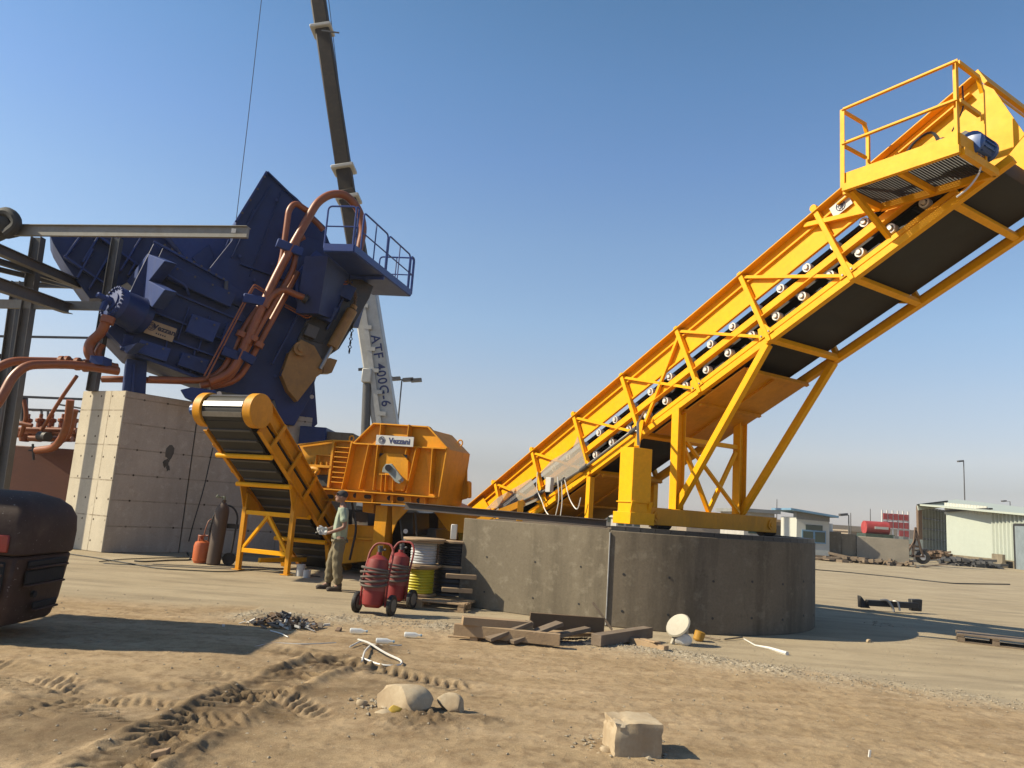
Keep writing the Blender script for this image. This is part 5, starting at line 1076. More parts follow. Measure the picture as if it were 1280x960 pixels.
fuse(tz,.012,2).build('trousers',surf('khaki_cotton',(.27,.22,.13),.9,(.16,.13,.08),.5,bump=.25,sc=3),man)
for l_,f0 in ((.14,-.04),(-.15,.13)):
    bt=MB(); ell(bt,Mn(f0+.02,l_,.055),.10,.05,.05,2); ell(bt,Mn(f0+.12,l_,.04),.085,.048,.042,2); bt.cyl(Mn(f0-.02,l_,.05),Mn(f0-.02,l_,.15),.052); bt.bar(Mn(f0-.08,l_,.012),Mn(f0+.19,l_,.012),.09,.024)
    fuse(bt,.008,1).build('boot',surf('brown_boot',(.06,.04,.03),.7,(.2,.15,.1),.4),man)
cp=MB(); ell(cp,hc+ZV*.035-mf*.012,.105,.086,.085,3); cp.box(hc+mf*.10+ZV*.055,mf*.04,ml*.06,ZV*.006); fuse(cp,.008,1).build('cap',surf('dark_cap',(.05,.05,.055),.9,(.1,.1,.1),.3),man)
# ================================================================ mobile crane far behind the yard
def yp(p,y): return YP(p[0],p[1],y)
cr=thing('mobile_crane',(-6.5,46,0),'white mobile crane behind the yellow shredder with a dark boom rising past the top','crane')
M_boomd=surf('dark_boom',(.035,.026,.02),.6,(.12,.075,.045),.5,bump=.05,var=.3,spec=.2); M_boomw=surf('boom_white',(.62,.61,.57),.45,(.4,.36,.3),.3,bump=0)
CYD=45.0
def boomseg(name,a_,b_,w,dp,mat,parent=cr):
    mb=MB(); mb.bar(yp(a_,CYD),yp(b_,CYD),w,dp,(0,1,0)); return mb.build(name,mat,parent,bevel=.08)
boomseg('inner_boom',(392,-40),(436,252),.92,.9,M_boomd); boomseg('middle_boom',(434,240),(457,372),1.05,1.1,M_boomd)
ob=boomseg('outer_boom',(453,345),(487,560),1.45,1.3,M_boomw); 
mb=MB(); mb.bar(yp((449,350),CYD-.75),yp((478,560),CYD-.75),.30,.12,(0,1,0)); mb.build('boom_side_rail',M_boomw,ob)
for p_,s_ in (((403,38),1.35),((430,212),1.4),((436,250),1.45)): mb=MB(); q=yp(p_,CYD); d_=(yp((436,252),CYD)-yp((403,38),CYD)).normalized(); mb.bar(q-d_*.12,q+d_*.12,s_,1.4,(0,1,0)); mb.build('boom_collar',M_boomw,cr,bevel=.05)
for i in range(7): q=yp((455.5+i*4.4,382+i*27),CYD-.78); mb=MB(); mb.box(q,(.22,0,0),(0,.05,0),(0,0,.12)); mb.build('boom_bracket',M_boomw,ob)
mb=MB(); mb.cyl(yp((459,480),CYD-.6),yp((456,560),CYD-.6),.26,seg=14); mb.build('lift_ram',M_gry,cr)
mb=MB(); mb.box(yp((459,470),CYD-.7),(.28,0,0),(0,.3,0),(0,0,.42)); mb.build('ram_head',M_boomw,cr,bevel=.05)
mb=MB(); mb.bar(yp((448,462),CYD-.6),yp((459,461),CYD-.6),.1,.16); mb.build('lamp_arm',M_blk,cr)
mb=MB(); mb.bar(yp((402,38),CYD-.7),yp((424,41),CYD-.7),.06,.08); mb.build('boom_antenna',M_gry,cr)
for a_,b_ in (((406,-40),(441,250)),((484,455),(494,560)),((478,410),(502,560))): mb=MB(); mb.tube([yp(a_,CYD+.5),yp(b_,CYD+.5)],.022,5); mb.build('boom_rope',M_blk,cr)
d_=(yp((487,560),CYD)-yp((453,345),CYD)).normalized(); zt2=V((0,-1,0)); up_=zt2.cross(d_); up_=-up_ if up_.x<0 else up_
text_mesh('ATF 400G-6',.78,.01,ob,yp((475.5,463),CYD-.66),d_,up_,M_ink,bold=.01,spacing=1.12)
mb=MB(); mb.abox(-9.2,46,1.0,-3.0,49,2.4); mb.abox(-8.8,45.6,2.4,-5.2,49,4.2); mb.build('crane_body',M_boomw,cr,bevel=.1)
for i in range(4): mb=MB(); mb.lathe((-8.6+i*1.6,45.6,.65),(0,1,0),[(.3,0),(.65,0),(.65,.4),(.3,.4)],20); mb.build('crane_wheel',M_rub,cr)
hk=thing('hoist_rope',YP(294,300,30),'thin hanging steel rope rising into the sky above the blue machine','rope')
mb=MB(); mb.tube([YP(294,285,30),YP(310,150,30),YP(329,-20,30)],.015,5); mb.build('rope_strand',M_blk,hk)
# light poles
def pole(px,pyb,pyt,y,r,label,heads,grp='light poles in the distance'):
    a_=YP(px,pyb,y); a_=V((a_.x,a_.y,0)); b_=YP(px+ (0),pyt,y); t=thing('light_pole',a_,label,'light pole',grp)
    mb=MB(); mb.cyl(a_,V((a_.x,a_.y,b_.z)),r,r*.6,10); mb.build('pole_shaft',M_gry,t)
    for dx in heads:
        mb=MB(); q=V((a_.x+dx*.5,a_.y,b_.z)); mb.bar(q-V((abs(dx)*.5,0,0)),q+V((abs(dx)*.5,0,0)),.06,.06); mb.build('lamp_arm',M_gry,t)
        mb=MB(); mb.box(V((a_.x+dx,a_.y,b_.z+.02)),(.42,0,.06),(0,.25,0),(-.02,0,.13)); mb.build('lamp_head',M_gry,t)
    return t
pole(497,532,474,60,.09,'tall light pole with four floodlight heads rising behind the yellow shredder',(-1.2,-.55,.5,1.15))
pole(1206,628,577,120,.12,'single armed light pole above the roof of the metal shed',(-.5,)); pole(1061,668,644,85,.09,'short pole with a camera behind the concrete barrier wall',(-.6,)); pole(1063.5,668,641,90,.07,'bare thin pole right beside the short camera pole',())
pole(971,640,624,160,.12,'faint thin mast on the skyline left of the guard hut',()); pole(1088,655,636,170,.12,'faint thin mast above the red tanker on the skyline',()); pole(1263,640,627,150,.12,'faint light pole behind the right end of the metal shed',(-1.2,))
# ================================================================ guard hut
M_pan=surf('cream_panel',(.74,.74,.66),.5,(.5,.45,.36),.25,bump=0,var=.04); M_bt=surf('sky_blue_trim',(.22,.42,.62),.5,(.4,.4,.4),.2,bump=0); M_gl=surf('tinted_glass',(.03,.075,.06),.12,(.08,.12,.10),.3,bump=0,spec=.9)
M_bg=surf('mid_grey_panel',(.33,.34,.34),.6,da=.2,bump=0)  # plain mid grey for hut fascia, fence panels and one roof
HY=46.6
def hx(px,py): return YP(px,py,HY)
ht=thing('guard_hut',(G(1016,700).x,HY+1,0),'small cream guard hut with a pale blue roof and sliding window','hut')
A_=hx(995,700); B_=hx(1037,700); zt3=2.45
mb=MB(); mb.abox(A_.x,HY,.08,B_.x,HY+2.6,zt3); mb.build('hut_wall',M_pan,ht,bevel=.02)
mb=MB(); mb.prism([V((A_.x-.55,HY-.6,zt3+.38)),V((B_.x+.3,HY-.6,zt3+.10)),V((B_.x+.3,HY+2.8,zt3+.10)),V((A_.x-.55,HY+2.8,zt3+.38))],(0,0,.12)); mb.build('hut_roof',M_bt,ht)
mb=MB(); mb.prism([V((A_.x,HY-.02,zt3-.12)),V((B_.x,HY-.02,zt3-.16)),V((B_.x,HY-.02,zt3+.12)),V((A_.x,HY-.02,zt3+.36))],(0,.5,0)); mb.build('roof_fascia',M_bg,ht)
w0=hx(1002,678); w1=hx(1032,665)
wf=MB(); wf.abox(w0.x,HY-.05,w0.z+.0,w1.x,HY+.02,w1.z+.05); wf_=wf.build('window_frame',M_bt,ht)
for i in range(2): 
    mb=MB(); W2=(w1.x-w0.x)/2; mb.abox(w0.x+.07+i*W2,HY-.06,w0.z+.08,w0.x+W2*(i+1)-.05,HY-.045,w1.z-.03); mb.build('window_pane',M_gl,wf_)
mb=MB(); v0=hx(1007,664); v1=hx(1028,657); mb.abox(v0.x,HY-.04,v0.z,v1.x,HY+.02,v1.z); mb.build('upper_vent',M_gl,ht)
mb=MB(); mb.abox(A_.x,HY-.03,.08,B_.x,HY,.22); mb.build('base_trim',M_bt,ht)
mb=MB(); q=hx(1042,668); mb.cyl((q.x,HY+1,.0),(q.x,HY+1,2.2),.35,seg=18); mb.build('water_tank',M_ivo,ht)
# ================================================================ concrete barrier wall
M_far2=surf('pale_render',(.42,.37,.29),.9,(.28,.23,.17),.4,bump=.1)
bw=thing('barrier_wall',(24,47,0),'grey concrete barrier wall between the guard hut and the metal shed','wall')
bz=1.72
w_a=G(1037,702); w_b=G(1085,705); w_c=G(1122,706); 
for i,(p_,q_) in enumerate(((V((w_a.x,47.2,0)),V((w_a.x+1.6,47.0,0))),(V((w_a.x+1.6,47.05,0)),V((w_b.x,46.8,0))),(V((w_b.x,46.8,0)),V((w_c.x,46.0,0))))):
    mb=MB(); e_=(q_-p_).normalized(); mb.bar(p_+e_*.02+V((0,0,bz*.5-.04*i)),q_-e_*.02+V((0,0,bz*.5-.04*i)),.35,bz-.08*i); mb.build('wall_segment',M_far2 if i==2 else M_plL,bw,bevel=.02)
# ================================================================ metal shed at the right
M_sht=surf('pale_green_sheet',(.60,.66,.58),.5,(.45,.42,.34),.2,bump=0,var=.05); M_shd=surf('green_sheet_inner',(.30,.36,.30),.6,da=.2,bump=0); M_rust=surf('rusty_post',(.22,.14,.09),.7)
sh_=thing('metal_shed',(38,62,0),'pale green corrugated metal shed at the right edge','shed')
SA=YP(1184,699,66); SA.z=0; SB=YP(1240,704,60); SB.z=0; SC=YP(1340,718,49); SC.z=0
def wallc(a_,b_,z0,z1,mat,name,pitch=.35,amp=.04,z1b=None):
    mb=MB(); e_=(b_-a_); L=e_.length; e_.normalize(); n_=V((e_.y,-e_.x,0)); n=max(2,int(L/pitch)); z1b=z1 if z1b is None else z1b; pts=[]
    for i in range(n): 
        for s_,o_ in ((.0,0),(.62,0),(.74,amp),(.90,amp)): pts.append(((i+s_)*L/n,o_))
    pts.append((L,0)); vs=[];
    for s_,o_ in pts: zz=z1+(z1b-z1)*s_/L; q=a_+e_*s_+n_*o_; vs+=[q+V((0,0,z0)),q+V((0,0,zz))]
    fs=[(2*i,2*i+2,2*i+3,2*i+1) for i in range(len(pts)-1)]; N_=len(vs); vs+= [p_-n_*.06 for p_ in vs]; fs+=[(N_+2*i,N_+2*i+1,N_+2*i+3,N_+2*i+2) for i in range(len(pts)-1)]
    mb.add(vs,fs); return mb.build(name,mat,sh_,smooth=False)
ztA=YP(1184,640,66).z; ztB=YP(1240,637,60).z; 
wallc(SA,SB,.5,ztA,M_sht,'front_panel',9,.0,ztB); wallc(SB,SC,.5,ztB,M_sht,'corrugated_side',.62,.14,YP(1340,655,49).z)
mb=MB(); mb.bar(SA+V((0,-.1,.27)),SB+V((0,-.1,.27)),.5,.55); mb.bar(SB+V((0,-.1,.27)),SC+V((0,-.1,.27)),.5,.55); mb.build('base_kerb',M_plL,sh_)
mb=MB(); mb.bar(SA+V((-.2,-.1,ztA+.05)),SB+V((.0,-.1,ztB+.06)),.3,.12); mb.build('roof_edge',M_blk,sh_)
r0=YP(1148,632,70); r1=YP(1182,626,76); r2=YP(1345,653,52); r3=YP(1240,640,61)
p1=YP(1150,700,70); p1.z=0
mb=MB(); mb.bar(V((p1.x,p1.y,0)),V((p1.x,p1.y,r0.z)),.35,.35); mb.build('corner_post',M_rust,sh_)
q1=YP(1183,690,84); q1.z=0
wallc(V((p1.x,p1.y+.3,0)),V((q1.x+2.5,q1.y,0)),0,r0.z,M_sht,'inner_wall',1.0,.2,r0.z)
for i in range(5): mb=MB(); zz=.7+i*.95; mb.bar(V((p1.x,p1.y+.1,zz)),V((q1.x+2.5,q1.y-.1,zz)),.12,.12); mb.build('wall_girt',M_blk,sh_)
mb=MB(); rp=[V((p1.x-.3,p1.y-.3,r0.z+.0)),V((SC.x,SC.y,YP(1340,650,49).z+.0)),V((SC.x+10,SC.y+14,YP(1340,650,49).z+1.0)),V((q1.x+3,q1.y+3,r0.z+1.6))]
mb.prism(rp,(0,0,.14)); mb.build('shed_roof',M_sht,sh_)
fa_=YP(1148,640,69.5); mb=MB(); mb.bar(YP(1147,634,69.5),YP(1184,630,69.5),.15,.55); mb.build('roof_fascia',M_sht,sh_)
mb=MB(); mb.bar(YP(1147,631,69.4),YP(1184,626.5,69.4),.3,.12); mb.build('fascia_trim',M_blk,sh_)
wallc(YP(1184,632,69)*1,YP(1240,640,60.5)*1,0,0.0,M_sht,'unused') if False else None
wallc(SA+V((.1,.4,0)),SB+V((0,.4,0)),ztA-.2,YP(1184,628.5,66.4).z,M_pan,'upper_cladding',.42,.05,ztB+.25)
d0=SB+(SC-SB).normalized()*4.6; d1=d0+(SC-SB).normalized()*4.5; nn_=V((d1-d0).normalized()); n3=V((nn_.y,-nn_.x,0))
mb=MB(); mb.prism([d0+n3*.3,d1+n3*.3,d1+n3*.3+V((0,0,3.1)),d0+n3*.3+V((0,0,3.1))],n3*.06); dd=mb.build('roller_door',surf('blue_grey_door',(.30,.36,.40),.5,da=.2,bump=0),sh_)
mb=MB(); mb.bar(d0+n3*.33,d0+n3*.33+V((0,0,3.15)),.15,.15); mb.bar(d0+n3*.33+V((0,0,3.15)),d1+n3*.33+V((0,0,3.15)),.15,.15); mb.build('door_frame',M_blk,dd)
kb=thing('barrier_block',SB+(SC-SB).normalized()*3.2+n3*.8,'short grey concrete road barrier against the metal shed wall','barrier'); b0=SB+(SC-SB).normalized()*2.4+n3*.9; b1_=b0+nn_*1.7
mb=MB(); mb.prof([(-.3,0),(.3,0),(.26,.15),(.12,.4),(.1,.95),(-.1,.95),(-.12,.4),(-.26,.15)],b0,b1_); mb.build('barrier_body',M_plL,kb,bevel=.02)
# fence panels, tanker, red lattice
fn=thing('sheet_fence',(28,60,0),'low grey sheet metal fence between the concrete wall and the shed','fence')
for i in range(6): a_=YP(1118+i*6,700,64); mb=MB(); mb.abox(a_.x,64,0,a_.x+.38,64.05,1.75 if i<3 else 1.6); mb.build('fence_panel',M_sht if i%2 else M_bg,fn)
tk=thing('tanker',YP(1094,665,80)*1,'red tanker truck parked behind the concrete barrier wall','tanker'); tk.location.z=0; ORG[tk.name]=V(tk.location)
TY=80.; t0=YP(1080,660,TY); t1=YP(1109,662,TY); M_pk=surf('faded_red',(.55,.06,.06),.5,(.5,.3,.25),.35,bump=0)
mb=MB(); mb.cyl(V((t0.x,TY,2.45)),V((t1.x,TY,2.45)),.68,seg=20); mb.build('tank_barrel',M_pk,tk)
mb=MB(); mb.abox(t0.x-.3,TY-1.0,.9,t1.x+.3,TY+1,1.85); mb.build('tanker_chassis',M_gl,tk)
mb=MB(); mb.abox(t0.x+.8,TY-.74,2.35,t0.x+2.2,TY-.66,2.6); mb.build('side_panel',M_whi,tk)
for i in range(3): mb=MB(); mb.lathe((t0.x+.6+i*1.1,TY-1.2,.55),(0,1,0),[(.2,0),(.55,0),(.55,.35),(.2,.35)],18); mb.build('tanker_wheel',M_rub,tk)
lt=thing('lattice_tower',(0,0,0),'red and white scaffold structure left of the metal shed','scaffold'); LY=110.; l0=YP(1103,672,LY); l1=YP(1136,672,LY); lt.location=(l0.x,LY,0); ORG[lt.name]=V((l0.x,LY,0)); zt4=YP(1103,639,LY).z
for i in range(6):
    x_=l0.x+(l1.x-l0.x)*i/5; mb=MB(); mb.bar((x_,LY,0),(x_,LY,zt4+.2),.16,.16,(0,1,0)); mb.build('scaffold_post',M_ivo,lt)
for j in range(4):
    for i in range(5):
        if (i,j) in ((1,0),(2,1),(1,1)): continue
        x_=l0.x+(l1.x-l0.x)*i/5; z_=zt4*(.12+j*.22); mb=MB(); mb.abox(x_+.12,LY-.2,z_,x_+(l1.x-l0.x)/5-.08,LY+.1,z_+zt4*.17); mb.build('scaffold_panel',M_pk,lt)
    mb=MB(); mb.bar((l0.x,LY,zt4*(.12+j*.22)-.1),(l1.x,LY,zt4*(.12+j*.22)-.1),.12,.12); mb.build('scaffold_rail',M_whi,lt)
# rusty tractor frame and scrap
tf=thing('plough_frame',G(1137,704),'rusty two wheeled farm implement standing by the shed corner','implement'); q=G(1137,704)
for dx in (-.5,.9): mb=MB(); mb.lathe(q+V((dx,0,.45)),(0.3,1,0),[(.12,0),(.45,0),(.45,.25),(.12,.25)],18); w_=mb.build('implement_wheel',M_rub,tf); mb=MB(); mb.cyl(q+V((dx,-.05,.45)),q+V((dx,.05,.45)),.2,seg=12); mb.build('wheel_hub',M_ivo,w_)
for a_,b_ in (((-.6,0,.5),(1.0,0,.5)),((.2,0,.4),(.45,0,2.4)),((.9,0,.5),(.45,0,2.2)),((-.2,0,.6),(.5,0,1.7)),((.1,.2,1.2),(.9,.2,1.1))): mb=MB(); mb.bar(q+V(a_),q+V(b_),.12,.12,(0,1,0)); mb.build('frame_bar',M_rust,tf)
dr=G(1150,702); mb=MB(); mb.lathe(dr,ZV,[(.42,0),(.45,.05),(.45,.8),(.6,.85),(.6,.95),(.3,.97)],18); tag(mb.build('steel_drum',M_gry,None),'grey steel drum with a wooden lid near the shed corner','drum')
for i,(px,py,n_,sx,sy,hh,mat_,lb_) in enumerate(((1170,701,22,2.2,1.0,.8,M_rust,'brown heap of rusty scrap in front of the open shed bay'),(1210,708,26,2.6,1.0,.55,M_gry,'grey heap of scrap sheets along the shed wall'),(1080,704,20,3.6,.5,.25,M_wdd,'flat pile of dark rebar and sticks at the foot of the concrete wall'))):
    rr=random.Random(50+i); c_=G(px,py); mb=MB()
    for _ in range(n_*3):
        p_=c_+V((rr.gauss(0,sx*.42),rr.gauss(0,sy*.4),0)); zz=max(.03,hh*rr.random()*math.exp(-((p_.x-c_.x)/sx)**2)); a1=rr.uniform(0,6.28); L=rr.uniform(.2,.7)*(2 if i==2 else 1); mb.box(p_+V((0,0,zz)),V((math.cos(a1),math.sin(a1),rr.uniform(-.2,.2)))*L,V((-math.sin(a1),math.cos(a1),0))*rr.uniform(.02,.2),V((0,0,rr.uniform(.02,.12))))
    tag(mb.build('scrap_heap',mat_,None),lb_,'scrap heap',None,'stuff')
# far low buildings on the skyline
M_far=surf('far_plaster',(.42,.34,.26),.9,(.3,.25,.2),.3,bump=0); M_farw=surf('far_white',(.62,.6,.56),.8,da=.2,bump=0)
def house(x0,x1,pyt,y,label,mat,roof=M_farw,win=3,door=True,roofh=.25):
    a_=YP(x0,660,y).x; b_=YP(x1,660,y).x; zt=YP((x0+x1)/2,pyt,y).z; t=thing('low_building',((a_+b_)/2,y,0),label,'building')
    mb=MB(); mb.abox(a_,y,0,b_,y+6,zt); mb.build('house_wall',mat,t); mb=MB(); mb.abox(a_-.3,y-.4,zt,b_+.3,y+6.4,zt+roofh); mb.build('house_roof',roof,t)
    for i in range(win): x_=a_+(b_-a_)*(i+.6)/win; mb=MB(); mb.abox(x_-.35,y-.05,zt*.45,x_+.35,y+.02,zt*.75); mb.build('window',M_gl,t)
    return t
house(930,968,641,55,'white low building just left of the guard hut',M_farw,M_bg,2); 
w_=house(968,988,653,75,'brown low building between the white one and the guard hut',M_far,M_wd,1)
mb=MB(); a_=YP(966,664,56).x; b_=YP(992,664,56).x; mb.abox(a_,56,0,b_,56.3,1.9); tag(mb.build('yard_wall',M_plL,None),'dark low yard wall left of the guard hut','wall')
house(1062,1082,665,130,'sandy low building behind the concrete wall left of the red tanker',M_far,M_far,2)
house(770,800,648,95,'pale building seen under the conveyor left of the support columns',M_farw,M_farw,3); house(858,905,644,110,'long brown building seen between the conveyor legs',M_far,M_farw,4)
house(740,768,640,100,'white building seen behind the yellow drive housing',M_farw,M_farw,2)
hr=MB(); hr.abox(-60,160,0,-30,165,3.0); tag(hr.build('boundary_wall',M_far,None),'long sandy boundary wall on the skyline at the left','wall')
hr=MB(); hr.abox(80,240,0,190,246,4.2); tag(hr.build('boundary_wall',M_far,None),'long sandy boundary wall on the skyline at the right','wall')
# ================================================================ planks and litter by the plinth
def plank(pa,pb,za_,zb_,w,h_,label,mat=M_wd,name='timber_plank',grp='planks lying by the plinth'):
    a_=G(*pa,za_); b_=G(*pb,zb_); rr=random.Random(int(pa[0]*3+pb[1])); mb=MB(); d=(b_-a_); n=6; L=d.length; d.normalize(); sd=d.cross(ZV).normalized()
    mb.bar(a_,b_,w,h_); o=mb.build(name,mat,None,bevel=.004); return tag(o,label,'plank',grp)
plank((568,786),(700,800),.13,.11,.10,.14,'long pale beam at the left front of the plank pile')
plank((578,775),(665,782),.25,.22,.16,.10,'upper brown beam at the left end of the plank pile',M_wd)
plank((592,797),(600,793),.05,.05,.1,.09,'short pale block propping the left end of the long beam')
plank((610,799),(662,778),.06,.26,.17,.045,'dark mottled plank leaning up to the right, leftmost of two',M_wdd)
plank((638,802),(700,779),.05,.26,.17,.045,'dark mottled plank leaning up to the right beside the first',M_wdd)
plank((662,775),(755,782),.24,.22,.05,.20,'brown board standing on edge at the back of the pile',surf('brown_board',(.20,.125,.065),.8,(.12,.08,.05),.5,bump=.3))
plank((670,800),(735,786),.06,.18,.14,.05,'dark plank crossing the middle of the pile',M_wdd)
plank((650,792),(790,792),.06,.10,.22,.05,'wide brown plank lying flat across the pile')
plank((745,800),(810,790),.10,.12,.16,.14,'dark mottled beam at the right end of the pile',M_wdd)
plank((680,801),(745,806),.02,.02,.12,.03,'thin grey board flat on the ground below the pile',M_gry)
plank((560,795),(630,801),.015,.015,.05,.02,'thin pale lath on the ground left of the pile'); plank((658,799),(686,804),.02,.02,.06,.03,'short pale lath on the ground in front of the pile')
a_=G(765,790); b_=hit(741,753,G(750,788),V((0,-1,0))); mb=MB(); mb.bar(a_+V((0,0,.03)),b_,.035,.035,(0,1,0)); tag(mb.build('timber_stick',M_wdd,None),'thin stick leaning up against the plinth above the planks','stick')
plank((785,800),(833,812),.05,.05,.09,.09,'short pale beam on the ground left of the broken fan'); plank((795,797),(822,803),.06,.12,.09,.02,'thin pale board resting on the short beam')
# broken fan head
o=G(852,806); fnn=thing('broken_fan',o,'broken dirty white pedestal fan lying by the plinth','fan'); M_fw=surf('dirty_plastic',(.60,.54,.42),.5,(.3,.24,.17),.5,bump=.05)
fx=V((-.55,-.45,.55)).normalized()
mb=MB(); mb.lathe(o+V((-.02,.05,.22)),fx,[(.03,.02),(.17,.03),(.185,.05),(.17,.07),(.04,.06)],22); mb.build('fan_guard',M_fw,fnn)
mb=MB(); mb.lathe(o+V((-.02,.05,.22)),-fx,[(.09,0),(.08,.10),(.05,.15),(.02,.16)],16); mb.build('fan_motor',M_fw,fnn)
mb=MB(); mb.rock(o+V((.02,-.02,.07)),.12,.09,.09,3,2); mb.build('fan_base',M_ivo,fnn)
mb=MB(); mb.bar(o+V((-.13,0,.0)),o+V((-.05,.04,.2)),.04,.05); mb.build('fan_neck',M_fw,fnn)
o=G(872,801); mb=MB(); mb.lathe(o,V((.3,0,1)),[(.06,0),(.075,.02),(.08,.13),(.06,.14)],12); tag(mb.build('yellow_bucket',surf('amber_plastic',(.62,.32,.03),.5),None),'small crushed amber bucket behind the broken fan','bucket')
mb=MB(); mb.tube([G(930,800)+V((0,0,.015)),G(944,808)+V((0,0,.015)),G(962,812)+V((0,0,.02)),G(984,819)+V((0,0,.02))],[.01,.012,.02,.03],6); tag(mb.build('white_stick',M_ivo,None),'bent whitish stick on the ground right of the fan','stick')
for px,py,qx,qy,lb in ((878,797,900,802,'thin dark stick right of the amber bucket'),(905,801,928,799,'brown stick at the foot of the plinth')):
    mb=MB(); mb.tube([G(px,py)+V((0,0,.02)),G(qx,qy)+V((0,0,.03))],.012,5); tag(mb.build('thin_stick',M_wdd,None),lb,'stick')
# ================================================================ rocks and broken blocks
M_rk=concrete('broken_concrete',(.70,.58,.41),(.34,.23,.13),(.95,.85,.68),wet=.8)
o=G(502,897); rk=thing('concrete_lump',o,'large cream broken concrete lump with a yellow patch','rock')
mb=MB(); mb.rock(o+V((0,.14,.07)),.24,.18,.17,16,3,.45); mb.build('lump_body',M_rk,rk)
mb=MB(); mb.rock(o+V((-.05,-.02,.06)),.06,.03,.04,14,2,.5); tag(mb.build('yellow_patch',surf('old_yellow',(.62,.42,.06),.8,(.4,.3,.2),.5),rk),'flaked yellow painted patch')
mb=MB(); mb.rock(o+V((-.12,-.02,.0)),.11,.07,.06,12,2,.7); mb.build('lump_chip',M_rk,rk)
o=G(562,897); mb=MB(); mb.rock(o+V((0,.08,.075)),.13,.10,.095,23,3,.45); tag(mb.build('rock',M_rk,None),'rounded pale rock right of the large cream lump','rock')
mb=MB(); mb.rock(G(452,884)+V((0,0,.03)),.05,.03,.045,31,2,.5); tag(mb.build('rock',M_rk,None),'small pointed pale stone left of the large lump','rock')
# foundation cube
o=G(800,948); cb=thing('concrete_cube',o,'weathered concrete block half sunk in the dirt at the bottom','concrete block')
bm=bmesh.new(); bmesh.ops.create_cube(bm,size=1); bmesh.ops.subdivide_edges(bm,edges=bm.edges[:],cuts=9,use_grid_fill=True)
e1_=V((.98,.13,0)).normalized(); e2_=V((-.13,.98,0)); rr=random.Random(3); bm.verts.index_update(); vs=[]
cc_=G(828,952)+e2_*.165-e1_*.175
for v in bm.verts:
    p_=v.co.copy(); q=V((p_.x,p_.y,p_.z)); 
    edge=sum(1 for c_ in p_ if abs(abs(c_)-.5)<.01); k=1-(.05*rr.random() if edge>=2 else .006*rr.random())
    if p_.x<-.15 and p_.z>.25: k-=.12*rr.random()
    vs.append(cc_+e1_*q.x*.35*k+e2_*q.y*.33*k+V((0,0,(q.z*k+.5)*.265-.02))+V((rr.gauss(0,.0015),rr.gauss(0,.0015),rr.gauss(0,.002))))
mb=MB(); mb.add(vs,[tuple(v.index for v in f.verts) for f in bm.faces]); bm.free(); mb.build('block_body',M_rk,cb)
for i,(px,py,s_) in enumerate(((757,943,.05),(765,935,.035),(748,946,.03),(770,947,.025))): mb=MB(); mb.rock(G(px,py)+V((0,0,s_*.5)),s_,s_*.8,s_*.7,40+i,2,.6); tag(mb.build('concrete_chip',M_rk,None),['largest loose chip at the left foot of the concrete block','second loose chip behind the largest one at the concrete block','outermost small chip left of the concrete block','tiny chip touching the left side of the concrete block'][i],'stone')
mb=MB(); q=G(200,946); mb.box(q+V((0,0,.02)),V((.05,.0,.012)),V((0,.03,0)),V((0,0,.02))); tag(mb.build('brick_bit',surf('tan_brick',(.45,.30,.18),.9),None,bevel=.004),'small tan brick fragment in the tyre tracks','brick')
mb=MB(); mb.bar(G(1086,950),G(1086,950)+V((.01,0,.07)),.014,.014); tag(mb.build('peg',M_ivo,None),'tiny white peg standing near the bottom edge','peg')
# debris heap
o=G(355,782); rr=random.Random(9); mb=MB()
for _ in range(150):
    p_=V((rr.gauss(0,.22),rr.gauss(0,.15),0)); hh=.13*math.exp(-(p_.x/.3)**2-(p_.y/.25)**2); a1=rr.uniform(0,6.28); mb.box(o+p_+V((0,0,hh*rr.uniform(.5,1.1)+.01)),V((math.cos(a1),math.sin(a1),rr.uniform(-.5,.5)))*rr.uniform(.01,.07),V((-math.sin(a1),math.cos(a1),rr.uniform(-.3,.3)))*rr.uniform(.005,.03),V((rr.uniform(-.3,.3),0,1))*rr.uniform(.003,.02),rr.randrange(4))
tag(mb.build('rubbish_heap',[M_gry,M_wdd,M_ivo,M_rust if 'M_rust' in dir() else M_red],None),'small heap of mixed rubbish at the edge of the forklift shadow','rubbish',None,'stuff')
for i in range(5): a1=i*1.1; mb=MB(); mb.rock(o+V((math.cos(a1)*.3,math.sin(a1)*.2,.02)),.04,.035,.03,60+i,2,.6); tag(mb.build('rubble_piece',M_rk,None),'lump of rubble around the small rubbish heap','stone','rubble lumps round the rubbish heap')
mb=MB(); mb.prism([o+V((-.28,.05,.03)),o+V((-.1,-.02,.03)),o+V((-.12,.05,.12)),o+V((-.22,.1,.13))],(0,.02,.01)); tag(mb.build('cardboard_piece',surf('brown_card',(.2,.12,.06),.9),None),'torn brown cardboard sticking out of the rubbish heap','cardboard')
# white strapping loops
def strap(px,w,label,name='plastic_strap',zs=None):
    pts=[G(*p_) for p_ in px]; 
    for i,p_ in enumerate(pts): p_.z=(zs[i] if zs else .015)
    mb=MB(); mb.tube(pts,w*.75,5,rnd=.12); tag(mb.build(name,M_ivo,None),label,'strap')
strap(((437,812),(452,806),(464,812),(455,820),(452,830)),.014,'short curl of white strap above the churned soil',zs=[.03,.05,.06,.05,.03])
strap(((452,826),(475,834),(500,835),(503,830),(480,822),(460,815),(447,806)),.014,'long loop of white strap lying beside the churned soil',zs=[.03,.02,.02,.03,.05,.10,.06])
strap(((310,812),(340,805),(380,807),(420,805)),.008,'faint white string trailing from the rubbish heap into the shadow'); strap(((460,806),(480,809),(502,808)),.009,'thin white rod near the clear bottle')
strap(((338,790),(350,793),(360,798)),.012,'short white strip in front of the rubbish heap')
M_bot=glassy('clear_plastic',(.75,.8,.82),.55)
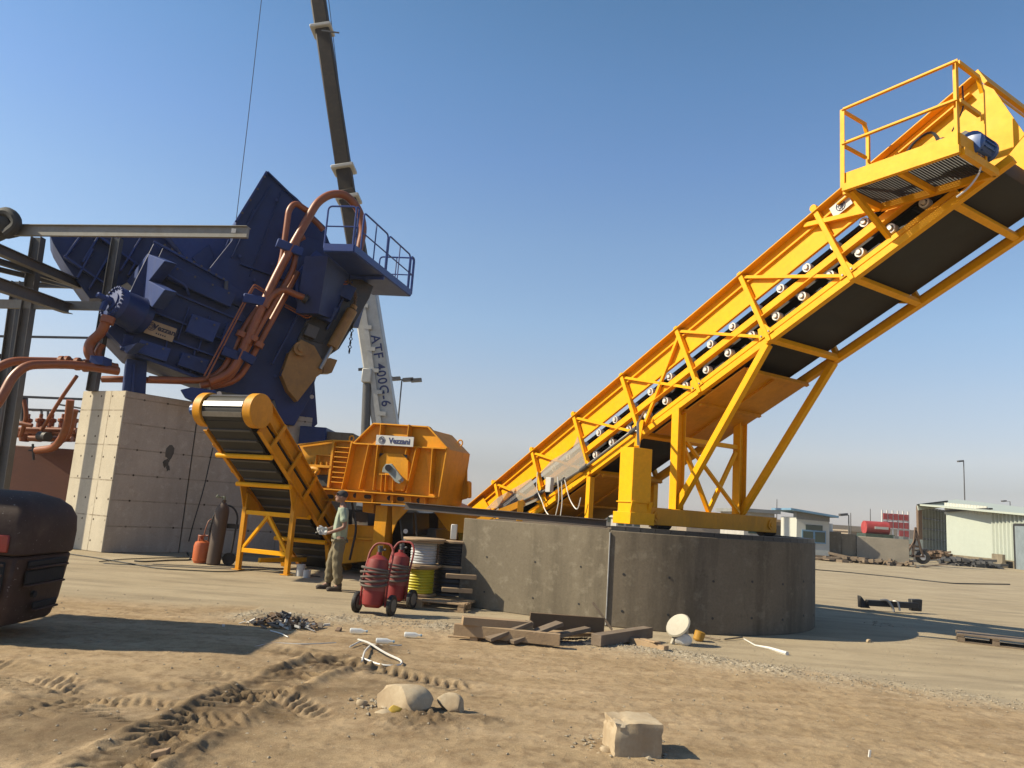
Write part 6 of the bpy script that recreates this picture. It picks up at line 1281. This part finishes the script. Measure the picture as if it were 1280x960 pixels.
for i,(px,py,lb) in enumerate(((447,793,'clear plastic bottle nearest the rubbish heap'),(480,806,'clear plastic bottle with a white rod beside it'),(515,798,'clear plastic bottle farthest right on the gravel'))):
    q=G(px,py)+V((0,0,.04)); t=thing('plastic_bottle',q,lb,'bottle','empty bottles on the ground'); mb=MB(); mb.lathe(q-V((.1,0,0)),V((1,.15,0)),[(.025,0),(.033,.01),(.033,.13),(.012,.18),(.012,.2)],12); mb.build('bottle_body',M_bot,t); mb=MB(); mb.cyl(q+V((.1,.015,0)),q+V((.118,.018,0)),.015); mb.build('bottle_cap',M_bt,t)
# scrap axle beam on the right
o=(G(1080,764)+G(1148,768))/2; ax_=thing('scrap_axle',o,'black truck axle beam with upturned brackets lying on the right yard','axle'); a_=G(1083,763); b_=G(1147,767)
mb=MB(); mb.bar(a_+V((0,0,.17)),b_+V((0,0,.17)),.12,.13); mb.build('axle_beam',M_blk,ax_,bevel=.01)
for p_,s_ in ((a_,-1),(b_,1)):
    mb=MB(); mb.prism([p_+V((-.12,0,.05)),p_+V((.10,0,.05)),p_+V((.12*s_+.0,0,.31)),p_+V((-.13,0,.30))],(0,.16,0)); mb.build('end_bracket',M_blk,ax_,bevel=.01)
mb=MB(); mb.tube([a_+(b_-a_)*.25+V((0,-.05,.24)),a_+(b_-a_)*.36+V((0,-.12,.27)),a_+(b_-a_)*.45+V((0,-.16,.1)),a_+(b_-a_)*.45+V((0,-.18,.02))],.028,8,rnd=.1); mb.build('curved_hose',M_stl,ax_)
mb=MB(); mb.tube([a_+(b_-a_)*.5+V((0,-.05,.24)),a_+(b_-a_)*.56+V((0,-.12,.25)),a_+(b_-a_)*.58+V((0,-.16,.05))],.024,8,rnd=.1); mb.build('curved_hose',M_stl,ax_)
pallet(V((8.35,13.15,0)),math.radians(-28),'dark pallet lying in the shadow at the right edge','pallets near the plinth',1.1,.6,M_wdd)
mb=MB(); mb.rock(G(1086,803)+V((0,0,.02)),.05,.04,.03,77,2,.6); tag(mb.build('rock',M_rk,None),'small pale stone in the open right of the plinth','rock')
hose('floor_cable',[gl(1012,712),gl(1060,716),gl(1120,722),gl(1190,730),gl(1262,731)],.03,'long dark cable lying across the road on the right',rnd=.5)
# low rubble bank beside the plinth on the shaded side

# ================================================================ dusty air
hz=MB(); hz.abox(-420,-30,-2.2,420,620,40); hzo=hz.build('haze',None,None); tag(hzo,kind='stuff')
m,t,p=mat_base('haze_air'); t.nodes.remove(p); pv=nn(t,'ShaderNodeVolumePrincipled'); pv.inputs['Color'].default_value=(.93,.90,.88,1); pv.inputs['Density'].default_value=.0004; pv.inputs['Anisotropy'].default_value=.2
t.links.new(pv.outputs[0],t.nodes['Material Output'].inputs['Volume']); hzo.data.materials.clear(); hzo.data.materials.append(m)
